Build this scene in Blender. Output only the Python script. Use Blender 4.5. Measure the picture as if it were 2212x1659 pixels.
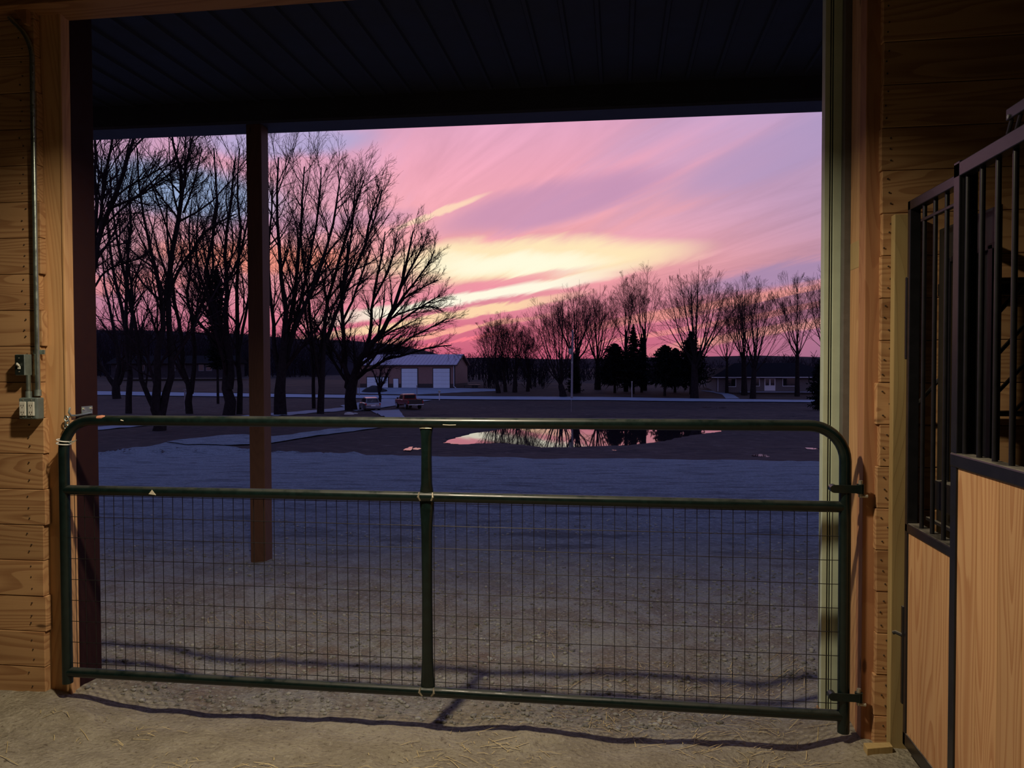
import bpy, bmesh, math, random
import numpy as np
from mathutils import Vector, Matrix

for o in list(bpy.data.objects):
    bpy.data.objects.remove(o, do_unlink=True)
scene = bpy.context.scene
COL = scene.collection
R = math.radians
rng = np.random.default_rng(11)
random.seed(5)

# ------------------------------------------------------------------ camera
IW, IH, FPX = 2212.0, 1659.0, 1640.0
CAM = Vector((0.0, 0.0, 1.6))
YAW, PITCH, ROLL = R(8.0), R(-1.4), R(-0.15)
cam_d = bpy.data.cameras.new('camera')
cam_d.sensor_width = 36.0
cam_d.lens = 36.0 * FPX / IW
cam_d.clip_start = 0.05
cam_d.clip_end = 6000
cam = bpy.data.objects.new('camera', cam_d)
COL.objects.link(cam)
CROT = Matrix.Rotation(YAW, 3, 'Z') @ Matrix.Rotation(R(90) + PITCH, 3, 'X') @ Matrix.Rotation(ROLL, 3, 'Z')
cam.matrix_world = Matrix.Translation(CAM) @ CROT.to_4x4()
scene.camera = cam

scene.view_settings.view_transform = 'Standard'
scene.view_settings.look = 'None'
scene.view_settings.exposure = 0.0
scene.view_settings.gamma = 1.0
scene.view_settings.use_curve_mapping = False

# ------------------------------------------------------------------ node helpers
class NT:
    """small wrapper to write node trees as expressions"""
    def __init__(self, tree):
        self.t = tree
        tree.nodes.clear()
    def n(self, typ, **kw):
        nd = self.t.nodes.new(typ)
        for k, v in kw.items():
            setattr(nd, k, v)
        return nd
    def put(self, sock, v):
        if isinstance(v, bpy.types.NodeSocket):
            self.t.links.new(v, sock)
        elif isinstance(v, (int, float)):
            sock.default_value = v
        else:
            v = tuple(v)
            if len(sock.default_value) == 4 and len(v) == 3:
                v = v + (1.0,)
            sock.default_value = v
    def m(self, op, a, b=0.0, c=0.0, clamp=False):
        nd = self.n('ShaderNodeMath', operation=op, use_clamp=clamp)
        self.put(nd.inputs[0], a); self.put(nd.inputs[1], b); self.put(nd.inputs[2], c)
        return nd.outputs[0]
    def add(self, a, b): return self.m('ADD', a, b)
    def sub(self, a, b): return self.m('SUBTRACT', a, b)
    def mul(self, a, b): return self.m('MULTIPLY', a, b)
    def smooth(self, v, a, b, lo=0.0, hi=1.0):
        nd = self.n('ShaderNodeMapRange', interpolation_type='SMOOTHSTEP')
        self.put(nd.inputs['Value'], v)
        self.put(nd.inputs['From Min'], a); self.put(nd.inputs['From Max'], b)
        self.put(nd.inputs['To Min'], lo); self.put(nd.inputs['To Max'], hi)
        return nd.outputs[0]
    def mix(self, f, a, b, mode='MIX'):
        nd = self.n('ShaderNodeMix', data_type='RGBA', blend_type=mode)
        self.put(nd.inputs[0], f); self.put(nd.inputs[6], a); self.put(nd.inputs[7], b)
        return nd.outputs[2]
    def ramp(self, v, stops, interp='LINEAR'):
        nd = self.n('ShaderNodeValToRGB')
        cr = nd.color_ramp
        cr.interpolation = interp
        while len(cr.elements) < len(stops):
            cr.elements.new(0.5)
        for e, (p, c) in zip(cr.elements, stops):
            e.position = p
            e.color = tuple(c) + (1.0,) if len(c) == 3 else c
        self.put(nd.inputs[0], v)
        return nd.outputs[0]
    def comb(self, x, y, z):
        nd = self.n('ShaderNodeCombineXYZ')
        for s, v in zip(nd.inputs, (x, y, z)):
            self.put(s, v)
        return nd.outputs[0]
    def sep(self, v):
        nd = self.n('ShaderNodeSeparateXYZ')
        self.put(nd.inputs[0], v)
        return nd.outputs[0], nd.outputs[1], nd.outputs[2]
    def noise(self, vec, scale=1.0, detail=2.0, rough=0.5, dist=0.0):
        nd = self.n('ShaderNodeTexNoise')
        self.put(nd.inputs['Vector'], vec)
        nd.inputs['Scale'].default_value = scale
        nd.inputs['Detail'].default_value = detail
        nd.inputs['Roughness'].default_value = rough
        nd.inputs['Distortion'].default_value = dist
        return nd.outputs[0]

# ------------------------------------------------------------------ sky (world)
def build_world():
    w = bpy.data.worlds.new('dusk_sky')
    scene.world = w
    w.use_nodes = True
    N = NT(w.node_tree)
    tc = N.n('ShaderNodeTexCoord').outputs['Generated']
    x, y, z = N.sep(tc)
    c, s = math.cos(YAW), math.sin(YAW)
    xc = N.add(N.mul(x, c), N.mul(y, s))
    dc = N.add(N.mul(x, -s), N.mul(y, c))
    az = N.mul(N.m('ARCTAN2', xc, dc), 57.2958)          # degrees, + to the right
    el = N.mul(N.m('ARCSINE', z), 57.2958)
    elp = N.m('MAXIMUM', el, 0.0)
    SUN = -4.5
    daz = N.m('ABSOLUTE', N.sub(az, SUN))
    # stretched wisps: cloud layer seen in perspective, streaks run towards the left horizon
    zz = N.add(N.m('MAXIMUM', z, 0.0), 0.10)
    px = N.m('DIVIDE', xc, zz)
    py = N.m('DIVIDE', dc, zz)
    va = R(-24.0)
    ca, sa = math.cos(va), math.sin(va)
    along = N.add(N.mul(px, sa), N.mul(py, ca))
    across = N.sub(N.mul(px, ca), N.mul(py, sa))
    n1 = N.noise(N.comb(N.mul(across, 1.5), N.mul(along, 0.22), 3.1), 1.0, 5.0, 0.55, 0.6)
    n2 = N.noise(N.comb(N.mul(across, 4.2), N.mul(along, 0.7), 9.7), 1.0, 5.0, 0.6, 0.8)
    n3 = N.noise(N.comb(N.mul(across, 0.8), N.mul(along, 0.5), 1.3), 1.0, 4.0, 0.55, 0.4)
    wob = N.mul(N.sub(n2, 0.5), 2.6)
    wob2 = N.mul(N.sub(n1, 0.5), 2.4)
    e = N.add(el, N.mul(wob, 0.7))
    # base colour: by elevation, towards the glow and away from it
    E = N.m('DIVIDE', elp, 90.0)
    near = N.ramp(E, [(0.0, (.54, .10, .18)), (.030, (.70, .17, .25)), (.05, (.76, .26, .33)), (.085, (.92, .39, .39)),
                      (.12, (.93, .41, .46)), (.16, (.87, .39, .50)), (.20, (.76, .38, .55)), (.25, (.44, .32, .58)), (.34, (.22, .28, .60)),
                      (.60, (.10, .20, .56)), (1.0, (.075, .165, .52))])
    far = N.ramp(E, [(0.0, (.27, .16, .27)), (.05, (.36, .20, .32)), (.10, (.38, .25, .40)), (.15, (.36, .30, .50)), (.20, (.30, .31, .58)),
                     (.32, (.17, .25, .57)), (.60, (.09, .19, .52)), (1.0, (.075, .165, .50))])
    fz = N.smooth(daz, 8.0, 38.0)
    col = N.mix(fz, near, far)
    front = N.smooth(daz, 75.0, 40.0)
    # lilac / grey-blue wisps high up
    hi = N.smooth(el, 7.0, 13.0)
    w1 = N.smooth(N.add(n1, N.mul(N.sub(n2, .5), .35)), .46, .60)
    right = N.smooth(az, -12.0, 24.0, .55, 1.0)
    col = N.mix(N.mul(N.mul(w1, hi), N.mul(right, .58)), col, (.47, .31, .50))
    # fine texture of the cloud sheet
    tex = N.mul(N.sub(n2, .5), N.smooth(el, 1.0, 5.0, 0.0, .55))
    tf = N.m('ADD', 1.0, tex)
    vm = N.n('ShaderNodeVectorMath', operation='SCALE'); N.put(vm.inputs[0], col); N.put(vm.inputs['Scale'], tf)
    col = vm.outputs[0]
    # blue opening, upper left
    def blob(a0, e0, ra, re, tilt=0.0, amp=1.0, soft=(1.0, .15), edge=1.0):
        da = N.add(N.sub(az, a0), 0.0)
        de = N.sub(N.add(e, N.mul(wob2, .35 * edge)), N.add(N.mul(da, tilt), e0))
        q = N.add(N.m('POWER', N.m('ABSOLUTE', N.m('DIVIDE', da, ra)), 2.0), N.m('POWER', N.m('ABSOLUTE', N.m('DIVIDE', de, re)), 2.0))
        return N.mul(N.smooth(q, soft[0], soft[1]), amp)
    col = N.mix(N.mul(blob(-23.5, 11.9, 8.5, 2.4, -.05), .9), col, (.27, .41, .64))
    col = N.mix(N.mul(blob(-16.5, 15.9, 8, 1.5, .1), .75), col, (.38, .40, .68))
    # dark band of cloud, centre right and lower right
    col = N.mix(N.mul(blob(3.0, 12.0, 11, 1.9, .22), .75), col, (.53, .28, .46))
    col = N.mix(N.mul(blob(19, 14.5, 9, 2.0, .30), .62), col, (.42, .31, .54))
    col = N.mix(N.mul(blob(22, 6.6, 11, 1.1, .13), .80), col, (.36, .25, .43))
    col = N.mix(N.mul(blob(-14, 10.5, 9, 1.0, .10), .45), col, (.45, .27, .46))
    # thin bright edge of the cloud
    col = N.mix(N.mul(blob(-5.3, 11.3, 4.2, .33, .36, edge=.2), .85), col, (1.0, .72, .50))
    # main yellow glow
    gl = blob(1.5, 7.9, 13.5, 1.75, .045, soft=(1.15, .25))
    col = N.mix(gl, col, (1.0, .80, .50))
    gl2 = blob(0.5, 7.6, 8.0, 1.0, .045, soft=(1.2, .0))
    col = N.mix(gl2, col, (1.0, .97, .73))
    # low strips of light between bars of cloud
    e2 = N.add(N.sub(el, N.mul(N.sub(az, SUN), .17)), N.mul(wob, .45))
    def strip(c0, half, a0, ra, colr, k):
        nonlocal col
        f = N.mul(N.smooth(N.m('ABSOLUTE', N.sub(e2, c0)), half, half * .35), N.smooth(N.m('ABSOLUTE', N.sub(az, a0)), ra, ra * .35))
        col = N.mix(N.mul(f, k), col, colr)
    strip(5.55, .42, -4, 12, (.88, .30, .38), .8)
    strip(4.85, .55, -3.0, 14, (1.0, .95, .76), 1.0)
    strip(3.75, .42, -5.5, 13, (1.0, .70, .42), .95)
    strip(2.6, .30, -4.5, 9, (1.0, .45, .33), .85)
    strip(1.75, .20, -4.5, 6, (1.0, .22, .28), .9)
    strip(1.0, .45, 15, 12, (.98, .37, .30), .75)
    strip(-.3, .3, 15, 12, (.95, .34, .30), .6)
    strip(-1.5, .5, 19, 11, (.95, .40, .30), .65)
    # orange low on the left
    col = N.mix(N.mul(blob(-18, 7.8, 9, 1.3, .0), .75), col, (.95, .30, .19))
    col = N.mix(N.mul(blob(-27, 5.6, 6, .9, .1), .5), col, (.85, .28, .25))
    bg = N.n('ShaderNodeBackground')
    # below the horizon: dim ground tone
    col = N.mix(N.smooth(el, -0.4, -2.0), col, (.03, .025, .035))
    N.put(bg.inputs['Color'], col)
    bg.inputs['Strength'].default_value = 1.0
    out = N.n('ShaderNodeOutputWorld')
    N.t.links.new(bg.outputs[0], out.inputs['Surface'])
build_world()

# ------------------------------------------------------------------ barn lamp (hangs just out of the frame)
LAMP = Vector((-1.03, 2.26, 3.30))
la = bpy.data.lights.new('barn_lamp_light', 'AREA')
la.shape = 'DISK'
la.size = 0.15
la.energy = 96
la.color = (1.0, .83, .60)
lo = bpy.data.objects.new('barn_lamp_light', la)
lo.location = LAMP
COL.objects.link(lo)

# ------------------------------------------------------------------ materials
def base_mat(name):
    m = bpy.data.materials.new(name)
    m.use_nodes = True
    N = NT(m.node_tree)
    p = N.n('ShaderNodeBsdfPrincipled')
    o = N.n('ShaderNodeOutputMaterial')
    N.t.links.new(p.outputs[0], o.inputs[0])
    return m, N, p

def bump(N, p, h, strength=.3, dist=.01):
    b = N.n('ShaderNodeBump')
    b.inputs['Strength'].default_value = strength
    b.inputs['Distance'].default_value = dist
    N.put(b.inputs['Height'], h)
    N.t.links.new(b.outputs[0], p.inputs['Normal'])

def plain(name, col, rough=.6, metal=0.0, var=.12, scale=20.0, spec=.5, dust=None):
    m, N, p = base_mat(name)
    co = N.n('ShaderNodeTexCoord').outputs['Object']
    nz = N.noise(co, scale, 4, .6)
    f = N.smooth(nz, .3, .7)
    a = tuple(c * (1 - var) for c in col); b = tuple(min(1, c * (1 + var)) for c in col)
    cc = N.mix(f, a, b)
    if dust:
        geo = N.n('ShaderNodeNewGeometry').outputs['Normal']
        nx, ny, nzz = N.sep(geo)
        df = N.mul(N.smooth(nzz, .35, .95), N.smooth(N.noise(co, 9.0, 5, .65), .25, .62))
        cc = N.mix(N.mul(df, dust[1]), cc, dust[0])
        N.put(p.inputs['Roughness'], N.add(rough, N.mul(df, .45)))
    else:
        N.put(p.inputs['Roughness'], N.add(rough - .06, N.mul(f, .12)))
    N.put(p.inputs['Base Color'], cc)
    p.inputs['Metallic'].default_value = metal
    p.inputs['Specular IOR Level'].default_value = spec
    return m

def wood(name, light, dark, axis='x', grain=1.0, rough=.62, contrast=1.0):
    """sawn softwood: long cathedral grain, fibre, scattered knots, varied from piece to piece"""
    m, N, p = base_mat(name)
    co = N.n('ShaderNodeTexCoord').outputs['Object']
    rnd = N.n('ShaderNodeObjectInfo').outputs['Random']
    x, y, z = N.sep(co)
    if axis == 'x': l, a, b = x, z, y
    elif axis == 'y': l, a, b = y, z, x
    else: l, a, b = z, x, y
    if axis == 'z':
        a = N.add(a, N.mul(b, 1.0)); b = N.mul(y, .7)
    off = N.mul(rnd, 37.0)
    v = N.comb(N.add(N.mul(l, .55), off), N.add(N.mul(a, 5.5 * grain), N.mul(rnd, 11.0)), N.mul(b, 4.0))
    rings = N.noise(v, 1.0, 1.5, .4, .25)
    band = N.m('FRACT', N.mul(rings, 19.0))
    g = N.mul(N.smooth(band, .25, .9), N.smooth(band, 1.0, .93))
    fib = N.noise(N.comb(N.add(N.mul(l, 3.0), off), N.mul(a, 150.0), N.mul(b, 150.0)), 1.0, 3, .6)
    tone = N.noise(N.comb(N.add(N.mul(l, .8), off), N.mul(a, 3.0), 0.0), 1.0, 2, .5)
    vo = N.n('ShaderNodeTexVoronoi')
    N.put(vo.inputs['Vector'], N.comb(N.add(N.mul(l, 1.7), off), N.mul(a, 6.0), 0.3))
    vo.inputs['Scale'].default_value = 1.0
    knot = N.smooth(vo.outputs['Distance'], .075, .035)
    f = N.add(N.mul(g, .62 * contrast), N.mul(N.sub(fib, .5), .55))
    f = N.m('MAXIMUM', f, 0.0)
    c = N.mix(f, light, dark)
    c = N.mix(N.mul(N.smooth(tone, .5, .75), .45), c, tuple(q * .72 for q in dark))
    c = N.mix(N.mul(knot, .8), c, tuple(q * .22 for q in dark))
    hs = N.n('ShaderNodeHueSaturation')
    N.put(hs.inputs['Color'], c)
    N.put(hs.inputs['Value'], N.add(.86, N.mul(rnd, .28)))
    N.put(p.inputs['Base Color'], hs.outputs[0])
    p.inputs['Roughness'].default_value = rough
    p.inputs['Specular IOR Level'].default_value = .3
    bump(N, p, N.add(N.mul(fib, .5), N.mul(g, -.5)), .25, .002)
    return m

M = {}
M['plank'] = wood('pine_plank', (.50, .295, .14), (.27, .12, .05), 'x')
M['timber'] = wood('pine_timber', (.55, .325, .15), (.37, .18, .07), 'z', .8, contrast=.7)
M['timber_red'] = wood('rough_sawn_timber', (.46, .23, .11), (.30, .11, .05), 'z', .7, contrast=.6)
M['treated'] = wood('treated_lumber', (.46, .34, .15), (.36, .23, .09), 'z', .8, contrast=.5)
M['header'] = wood('header_timber', (.40, .20, .085), (.26, .11, .04), 'x', .7)
M['stallboard'] = wood('stall_board', (.55, .325, .155), (.36, .155, .06), 'z', 1.0)
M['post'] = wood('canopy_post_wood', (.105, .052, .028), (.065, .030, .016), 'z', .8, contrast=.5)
M['nail'] = plain('nail_head', (.05, .035, .025), .5)
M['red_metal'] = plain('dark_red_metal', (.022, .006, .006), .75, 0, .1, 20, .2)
M['cream'] = plain('cream_painted_metal', (.52, .60, .45), .55, 0, .05, 12)
M['cream_dark'] = plain('seam_rubber', (.015, .014, .013), .7)
M['grey_rev'] = plain('grey_channel', (.12, .11, .10), .6)
M['canopy_metal'] = plain('canopy_metal', (.034, .034, .040), .6, 0, .1, 5, .3)
M['beam'] = plain('canopy_beam_metal', (.06, .06, .09), .6, 0, .1, 5)
M['gate'] = plain('green_gate_paint', (.005, .013, .012), .25, 0, .25, 30, .5, dust=((.11, .105, .085), .22))
M['weld'] = plain('bare_weld', (.40, .36, .27), .45, .6, .3, 60)
M['wire'] = plain('mesh_wire', (.022, .021, .019), .42, .4, .3, 40)
M['galv'] = plain('galvanised_steel', (.33, .40, .37), .42, .75, .12, 25)
M['galv_shiny'] = plain('conduit_steel', (.42, .50, .45), .30, .9, .06, 25)
M['plate_dark'] = plain('switch_plate', (.03, .04, .036), .3, .5, .15)
M['white_plastic'] = plain('white_plastic', (.66, .66, .58), .4, 0, .04)
M['grey_box'] = plain('grey_cast_box', (.16, .20, .19), .5, .4, .1)
M['black_iron'] = plain('black_stall_steel', (.010, .010, .012), .30, 0, .2, 20, .6, dust=((.22, .20, .16), .8))
M['pin'] = plain('zinc_pin', (.55, .52, .42), .4, .7)
M['sticker'] = plain('peeling_sticker', (.70, .30, .19), .6)
M['sticker_glint_white'] = plain('pale_sticker_glint', (.75, .70, .55), .6)
M['wire_white'] = plain('white_wire', (.80, .80, .74), .5)
M['dark'] = plain('barn_shell', (.055, .04, .03), .9)
M['concrete'] = plain('concrete', (.16, .18, .24), .9, 0, .12, .6)
M['road'] = plain('road_asphalt', (.19, .22, .30), .85, 0, .10, .35)
M['black_rubber'] = plain('tyre_rubber', (.012, .012, .013), .8)
M['chrome'] = plain('chrome_trim', (.60, .60, .62), .2, 1.0, .03)
M['car_silver'] = plain('silver_car_paint', (.17, .17, .21), .22, .55, .03)
M['car_red'] = plain('red_truck_paint', (.16, .012, .012), .22, .1, .05)
M['car_black'] = plain('black_tailgate', (.008, .008, .009), .4)
M['glass_dark'] = plain('dark_glass', (.012, .014, .02), .06, 0, .02, 5, .8)
M['tail_red'] = plain('tail_light_red', (.30, .012, .012), .2)
M['plate_white'] = plain('licence_plate', (.6, .6, .62), .5)
M['barn_wall'] = plain('tan_metal_siding', (.21, .115, .10), .6, 0, .06, 2)
M['barn_wainscot'] = plain('dark_wainscot', (.025, .018, .02), .6)
M['barn_roof'] = plain('pale_metal_roof', (.33, .25, .32), .45, .2, .05, 1)
M['barn_trim'] = plain('dark_trim', (.012, .008, .009), .6)
M['door_white'] = plain('white_overhead_door', (.60, .70, .80), .6, 0, .03, 2)
M['house_wall'] = plain('brick_house_wall', (.105, .095, .105), .8, 0, .15, 6)
M['house_roof'] = plain('dark_shingle_roof', (.012, .010, .013), 1.0, 0, .15, 4, .03)
M['house_white'] = plain('white_house_trim', (.55, .58, .66), .6)
M['pole'] = plain('weathered_pole', (.19, .17, .19), .8)
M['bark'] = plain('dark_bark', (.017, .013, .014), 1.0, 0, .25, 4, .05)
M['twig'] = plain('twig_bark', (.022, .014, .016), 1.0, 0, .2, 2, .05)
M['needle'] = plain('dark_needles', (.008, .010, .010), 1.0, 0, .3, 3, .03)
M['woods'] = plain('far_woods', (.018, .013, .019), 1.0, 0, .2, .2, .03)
M['far_house'] = plain('dark_far_house', (.035, .032, .040), .9, 0, .15, 3, .05)  # darker colour used only for the far house
M['far_trim'] = plain('far_house_trim', (.16, .17, .22), .8, 0, .1, 3, .1)
M['rock'] = plain('pale_stone', (.32, .29, .28), .9)
M['soil'] = plain('dark_soil', (.010, .008, .009), 1.0)
M['straw'] = plain('straw', (.50, .40, .19), .8, 0, .25, 3)
M['pebble'] = plain('gravel_pebble', (.25, .25, .235), .95, 0, .5, 9, .1)

def ground_mat(name, cols, scales, bumps, rough=.95):
    """cols: base a, base b, fleck light, fleck dark"""
    m, N, p = base_mat(name)
    co = N.n('ShaderNodeTexCoord').outputs['Object']
    n1 = N.noise(co, scales[0], 5, .6)
    n2 = N.noise(co, scales[1], 6, .7)
    vo = N.n('ShaderNodeTexVoronoi')
    N.put(vo.inputs['Vector'], co)
    vo.inputs['Scale'].default_value = scales[2]
    c = N.mix(N.smooth(n1, .35, .65), cols[0], cols[1])
    c = N.mix(N.mul(N.smooth(n2, .52, .70), .75), c, cols[2])
    c = N.mix(N.mul(N.smooth(n2, .48, .30), .8), c, cols[3])
    N.put(p.inputs['Base Color'], c)
    p.inputs['Roughness'].default_value = rough
    p.inputs['Specular IOR Level'].default_value = .12
    bump(N, p, N.add(n2, N.mul(vo.outputs['Distance'], .6)), bumps[0], bumps[1])
    return m

def yard_mat():
    """packed dirt by the doorway passing into grey gravel further out"""
    m, N, p = base_mat('dirt_gravel_lamp_falloff')
    co = N.n('ShaderNodeTexCoord').outputs['Object']
    x, y, z = N.sep(co)
    big = N.noise(co, .9, 4, .6)
    mid = N.noise(co, 5.0, 5, .65)
    fine = N.noise(co, 48.0, 6, .7)
    grit = N.noise(co, 17.0, 6, .75)
    vo = N.n('ShaderNodeTexVoronoi'); N.put(vo.inputs['Vector'], co); vo.inputs['Scale'].default_value = 42.0
    vo2 = N.n('ShaderNodeTexVoronoi'); N.put(vo2.inputs['Vector'], co); vo2.inputs['Scale'].default_value = 13.0
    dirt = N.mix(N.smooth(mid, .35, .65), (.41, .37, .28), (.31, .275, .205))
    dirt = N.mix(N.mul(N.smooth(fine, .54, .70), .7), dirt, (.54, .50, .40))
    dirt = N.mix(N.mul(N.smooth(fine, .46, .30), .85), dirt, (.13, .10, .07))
    mixd_lamp = N.mix(N.smooth(mid, .38, .62), (.33, .325, .30), (.25, .215, .18))
    mixd_lamp = N.mix(N.mul(N.smooth(fine, .53, .68), .8), mixd_lamp, (.52, .52, .50))
    mixd_lamp = N.mix(N.mul(N.smooth(fine, .46, .30), .9), mixd_lamp, (.07, .055, .045))
    mixd_lamp = N.mix(N.mul(N.smooth(big, .56, .70), .5), mixd_lamp, (.20, .10, .055))
    grav = N.mix(N.smooth(mid, .35, .65), (.28, .31, .35), (.21, .235, .275))
    grav = N.mix(N.mul(N.smooth(grit, .53, .68), .9), grav, (.52, .57, .66))
    grav = N.mix(N.mul(N.smooth(grit, .46, .28), .95), grav, (.06, .06, .07))
    rut = N.noise(N.comb(N.mul(x, .8), N.mul(y, 2.4), 0.0), 1.0, 6, .7)
    grav = N.mix(N.mul(N.smooth(rut, .52, .36), .7), grav, (.07, .075, .09))
    grav = N.mix(N.mul(N.smooth(mid, .46, .30), .6), grav, (.07, .07, .085))
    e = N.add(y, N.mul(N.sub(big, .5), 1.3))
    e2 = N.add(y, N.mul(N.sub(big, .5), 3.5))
    c = N.mix(N.smooth(e, 3.25, 3.75), dirt, mixd_lamp)
    c = N.mix(N.smooth(e2, 5.0, 8.5), c, grav)  # lamp falloff also put into the colour: brown near, blue-grey beyond
    N.put(p.inputs['Base Color'], c)
    p.inputs['Roughness'].default_value = .95
    p.inputs['Specular IOR Level'].default_value = .1
    near = N.add(N.mul(fine, .6), N.mul(vo.outputs['Distance'], .35))
    far = N.add(N.mul(grit, 3.6), N.mul(vo2.outputs['Distance'], 2.0))
    mxr = N.n('ShaderNodeMix', data_type='FLOAT')
    N.put(mxr.inputs[0], N.smooth(y, 4.0, 9.0)); N.put(mxr.inputs[2], near); N.put(mxr.inputs[3], far)
    bump(N, p, mxr.outputs[0], 1.0, .03)
    return m
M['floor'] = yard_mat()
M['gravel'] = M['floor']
M['field'] = ground_mat('winter_grass', ((.050, .032, .030), (.032, .022, .024), (.085, .060, .058), (.012, .009, .011)), (.05, .9, 2), (.7, .15))
M['lawn'] = ground_mat('brown_lawn', ((.060, .033, .025), (.045, .027, .024), (.080, .048, .038), (.022, .015, .016)), (.03, .3, 1), (.5, .1))

def water_mat():
    m, N, p = base_mat('still_water')
    co = N.n('ShaderNodeTexCoord').outputs['Object']
    nz = N.noise(co, 1.2, 2, .5)
    p.inputs['Base Color'].default_value = (.02, .012, .015, 1)
    p.inputs['Roughness'].default_value = .02
    p.inputs['IOR'].default_value = 1.33
    p.inputs['Specular IOR Level'].default_value = 1.0
    bump(N, p, nz, .04, .01)
    return m
M['water'] = water_mat()

# ------------------------------------------------------------------ mesh helpers
class MB:
    def __init__(s):
        s.v = []; s.f = []
    def box(s, a, b):
        x0, y0, z0 = a; x1, y1, z1 = b
        k = len(s.v)
        s.v += [(x0, y0, z0), (x1, y0, z0), (x1, y1, z0), (x0, y1, z0), (x0, y0, z1), (x1, y0, z1), (x1, y1, z1), (x0, y1, z1)]
        s.f += [tuple(k + i for i in q) for q in ((0, 3, 2, 1), (4, 5, 6, 7), (0, 1, 5, 4), (1, 2, 6, 5), (2, 3, 7, 6), (3, 0, 4, 7))]
        return s
    def tube(s, pts, rad, n=10, caps=True, closed=False, flat=None):
        pts = [Vector(p) for p in pts]
        m = len(pts)
        if not hasattr(rad, '__len__'): rad = [rad] * m
        k = len(s.v)
        prev = None
        for i, p in enumerate(pts):
            if closed:
                t = (pts[(i + 1) % m] - pts[i - 1])
            else:
                t = pts[min(i + 1, m - 1)] - pts[max(i - 1, 0)]
            t.normalize()
            if prev is None:
                ref = Vector((0, 0, 1)) if abs(t.z) < .9 else Vector((1, 0, 0))
                a = t.cross(ref).normalized()
            else:
                a = (prev - t * prev.dot(t)).normalized()
            prev = a
            b = t.cross(a)
            for j in range(n):
                q = 2 * math.pi * j / n
                s.v.append(tuple(p + (a * math.cos(q) + b * math.sin(q)) * rad[i]))
        rings = m if closed else m - 1
        for i in range(rings):
            i2 = (i + 1) % m
            for j in range(n):
                j2 = (j + 1) % n
                s.f.append((k + i * n + j, k + i * n + j2, k + i2 * n + j2, k + i2 * n + j))
        if caps and not closed:
            s.f.append(tuple(k + j for j in range(n))[::-1])
            s.f.append(tuple(k + (m - 1) * n + j for j in range(n)))
        return s
    def prism(s, poly, axis, a, b):
        """extrude a 2-D polygon: axis 'x' -> poly is (y,z); 'y' -> (x,z); 'z' -> (x,y)"""
        k = len(s.v); n = len(poly)
        for w in (a, b):
            for (p, q) in poly:
                s.v.append((w, p, q) if axis == 'x' else (p, w, q) if axis == 'y' else (p, q, w))
        s.f.append(tuple(range(k, k + n))[::-1]); s.f.append(tuple(range(k + n, k + 2 * n)))
        for i in range(n):
            j = (i + 1) % n
            s.f.append((k + i, k + j, k + n + j, k + n + i))
        return s
    def loft(s, rings, caps=True):
        k = len(s.v); n = len(rings[0])
        for r in rings: s.v += [tuple(p) for p in r]
        for i in range(len(rings) - 1):
            for j in range(n):
                j2 = (j + 1) % n
                s.f.append((k + i * n + j, k + i * n + j2, k + (i + 1) * n + j2, k + (i + 1) * n + j))
        if caps:
            s.f.append(tuple(k + j for j in range(n))[::-1])
            s.f.append(tuple(k + (len(rings) - 1) * n + j for j in range(n)))
        return s
    def mesh(s, name, bevel=0.0, smooth=False, seg=2):
        me = bpy.data.meshes.new(name)
        me.from_pydata(s.v, [], s.f)
        bm = bmesh.new(); bm.from_mesh(me)
        bmesh.ops.recalc_face_normals(bm, faces=bm.faces)
        if bevel > 0:
            bmesh.ops.bevel(bm, geom=list(bm.edges), offset=bevel, segments=seg, affect='EDGES', profile=.5)
        bm.to_mesh(me); bm.free()
        if smooth:
            me.polygons.foreach_set('use_smooth', [True] * len(me.polygons))
            try: me.set_sharp_from_angle(angle=R(40))
            except Exception: pass
        return me
    def build(s, name, mat, parent=None, bevel=0.0, smooth=False, seg=2, origin=None):
        if origin is not None:
            o_ = Vector(origin)
            s.v = [tuple(Vector(p) - o_) for p in s.v]
        return link(name, s.mesh(name, bevel, smooth, seg), mat, parent, origin)

def link(name, me, mat, parent=None, loc=None, rotz=0.0):
    if mat is not None and not me.materials:
        me.materials.append(M[mat] if isinstance(mat, str) else mat)
    o = bpy.data.objects.new(name, me)
    COL.objects.link(o)
    if parent is not None: o.parent = parent
    if loc is not None: o.location = loc
    if rotz: o.rotation_euler = (0, 0, rotz)
    return o

def empty(name, loc=(0, 0, 0), rotz=0.0):
    o = bpy.data.objects.new(name, None)
    o.empty_display_size = .1
    COL.objects.link(o)
    o.location = loc
    o.rotation_euler = (0, 0, rotz)
    return o

def tag(o, label=None, cat=None, group=None, kind=None):
    if label: o['label'] = label
    if cat: o['category'] = cat
    if group: o['group'] = group
    if kind: o['kind'] = kind
    return o

def np_mesh(name, verts, quads=None, tris=None, smooth=False):
    me = bpy.data.meshes.new(name)
    verts = np.asarray(verts, dtype=np.float32)
    me.vertices.add(len(verts))
    me.vertices.foreach_set('co', verts.ravel())
    loops = []; starts = []; k = 0
    if quads is not None and len(quads):
        q = np.asarray(quads, dtype=np.int32)
        loops.append(q.ravel()); starts.append(np.arange(len(q), dtype=np.int32) * 4)
        k = len(q) * 4
    if tris is not None and len(tris):
        t = np.asarray(tris, dtype=np.int32)
        loops.append(t.ravel()); starts.append(np.arange(len(t), dtype=np.int32) * 3 + k)
    lp = np.concatenate(loops); st = np.concatenate(starts)
    me.loops.add(len(lp)); me.loops.foreach_set('vertex_index', lp)
    me.polygons.add(len(st)); me.polygons.foreach_set('loop_start', st)
    if smooth: me.polygons.foreach_set('use_smooth', np.ones(len(st), dtype=bool))
    me.update(calc_edges=True); me.validate()
    return me

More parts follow.
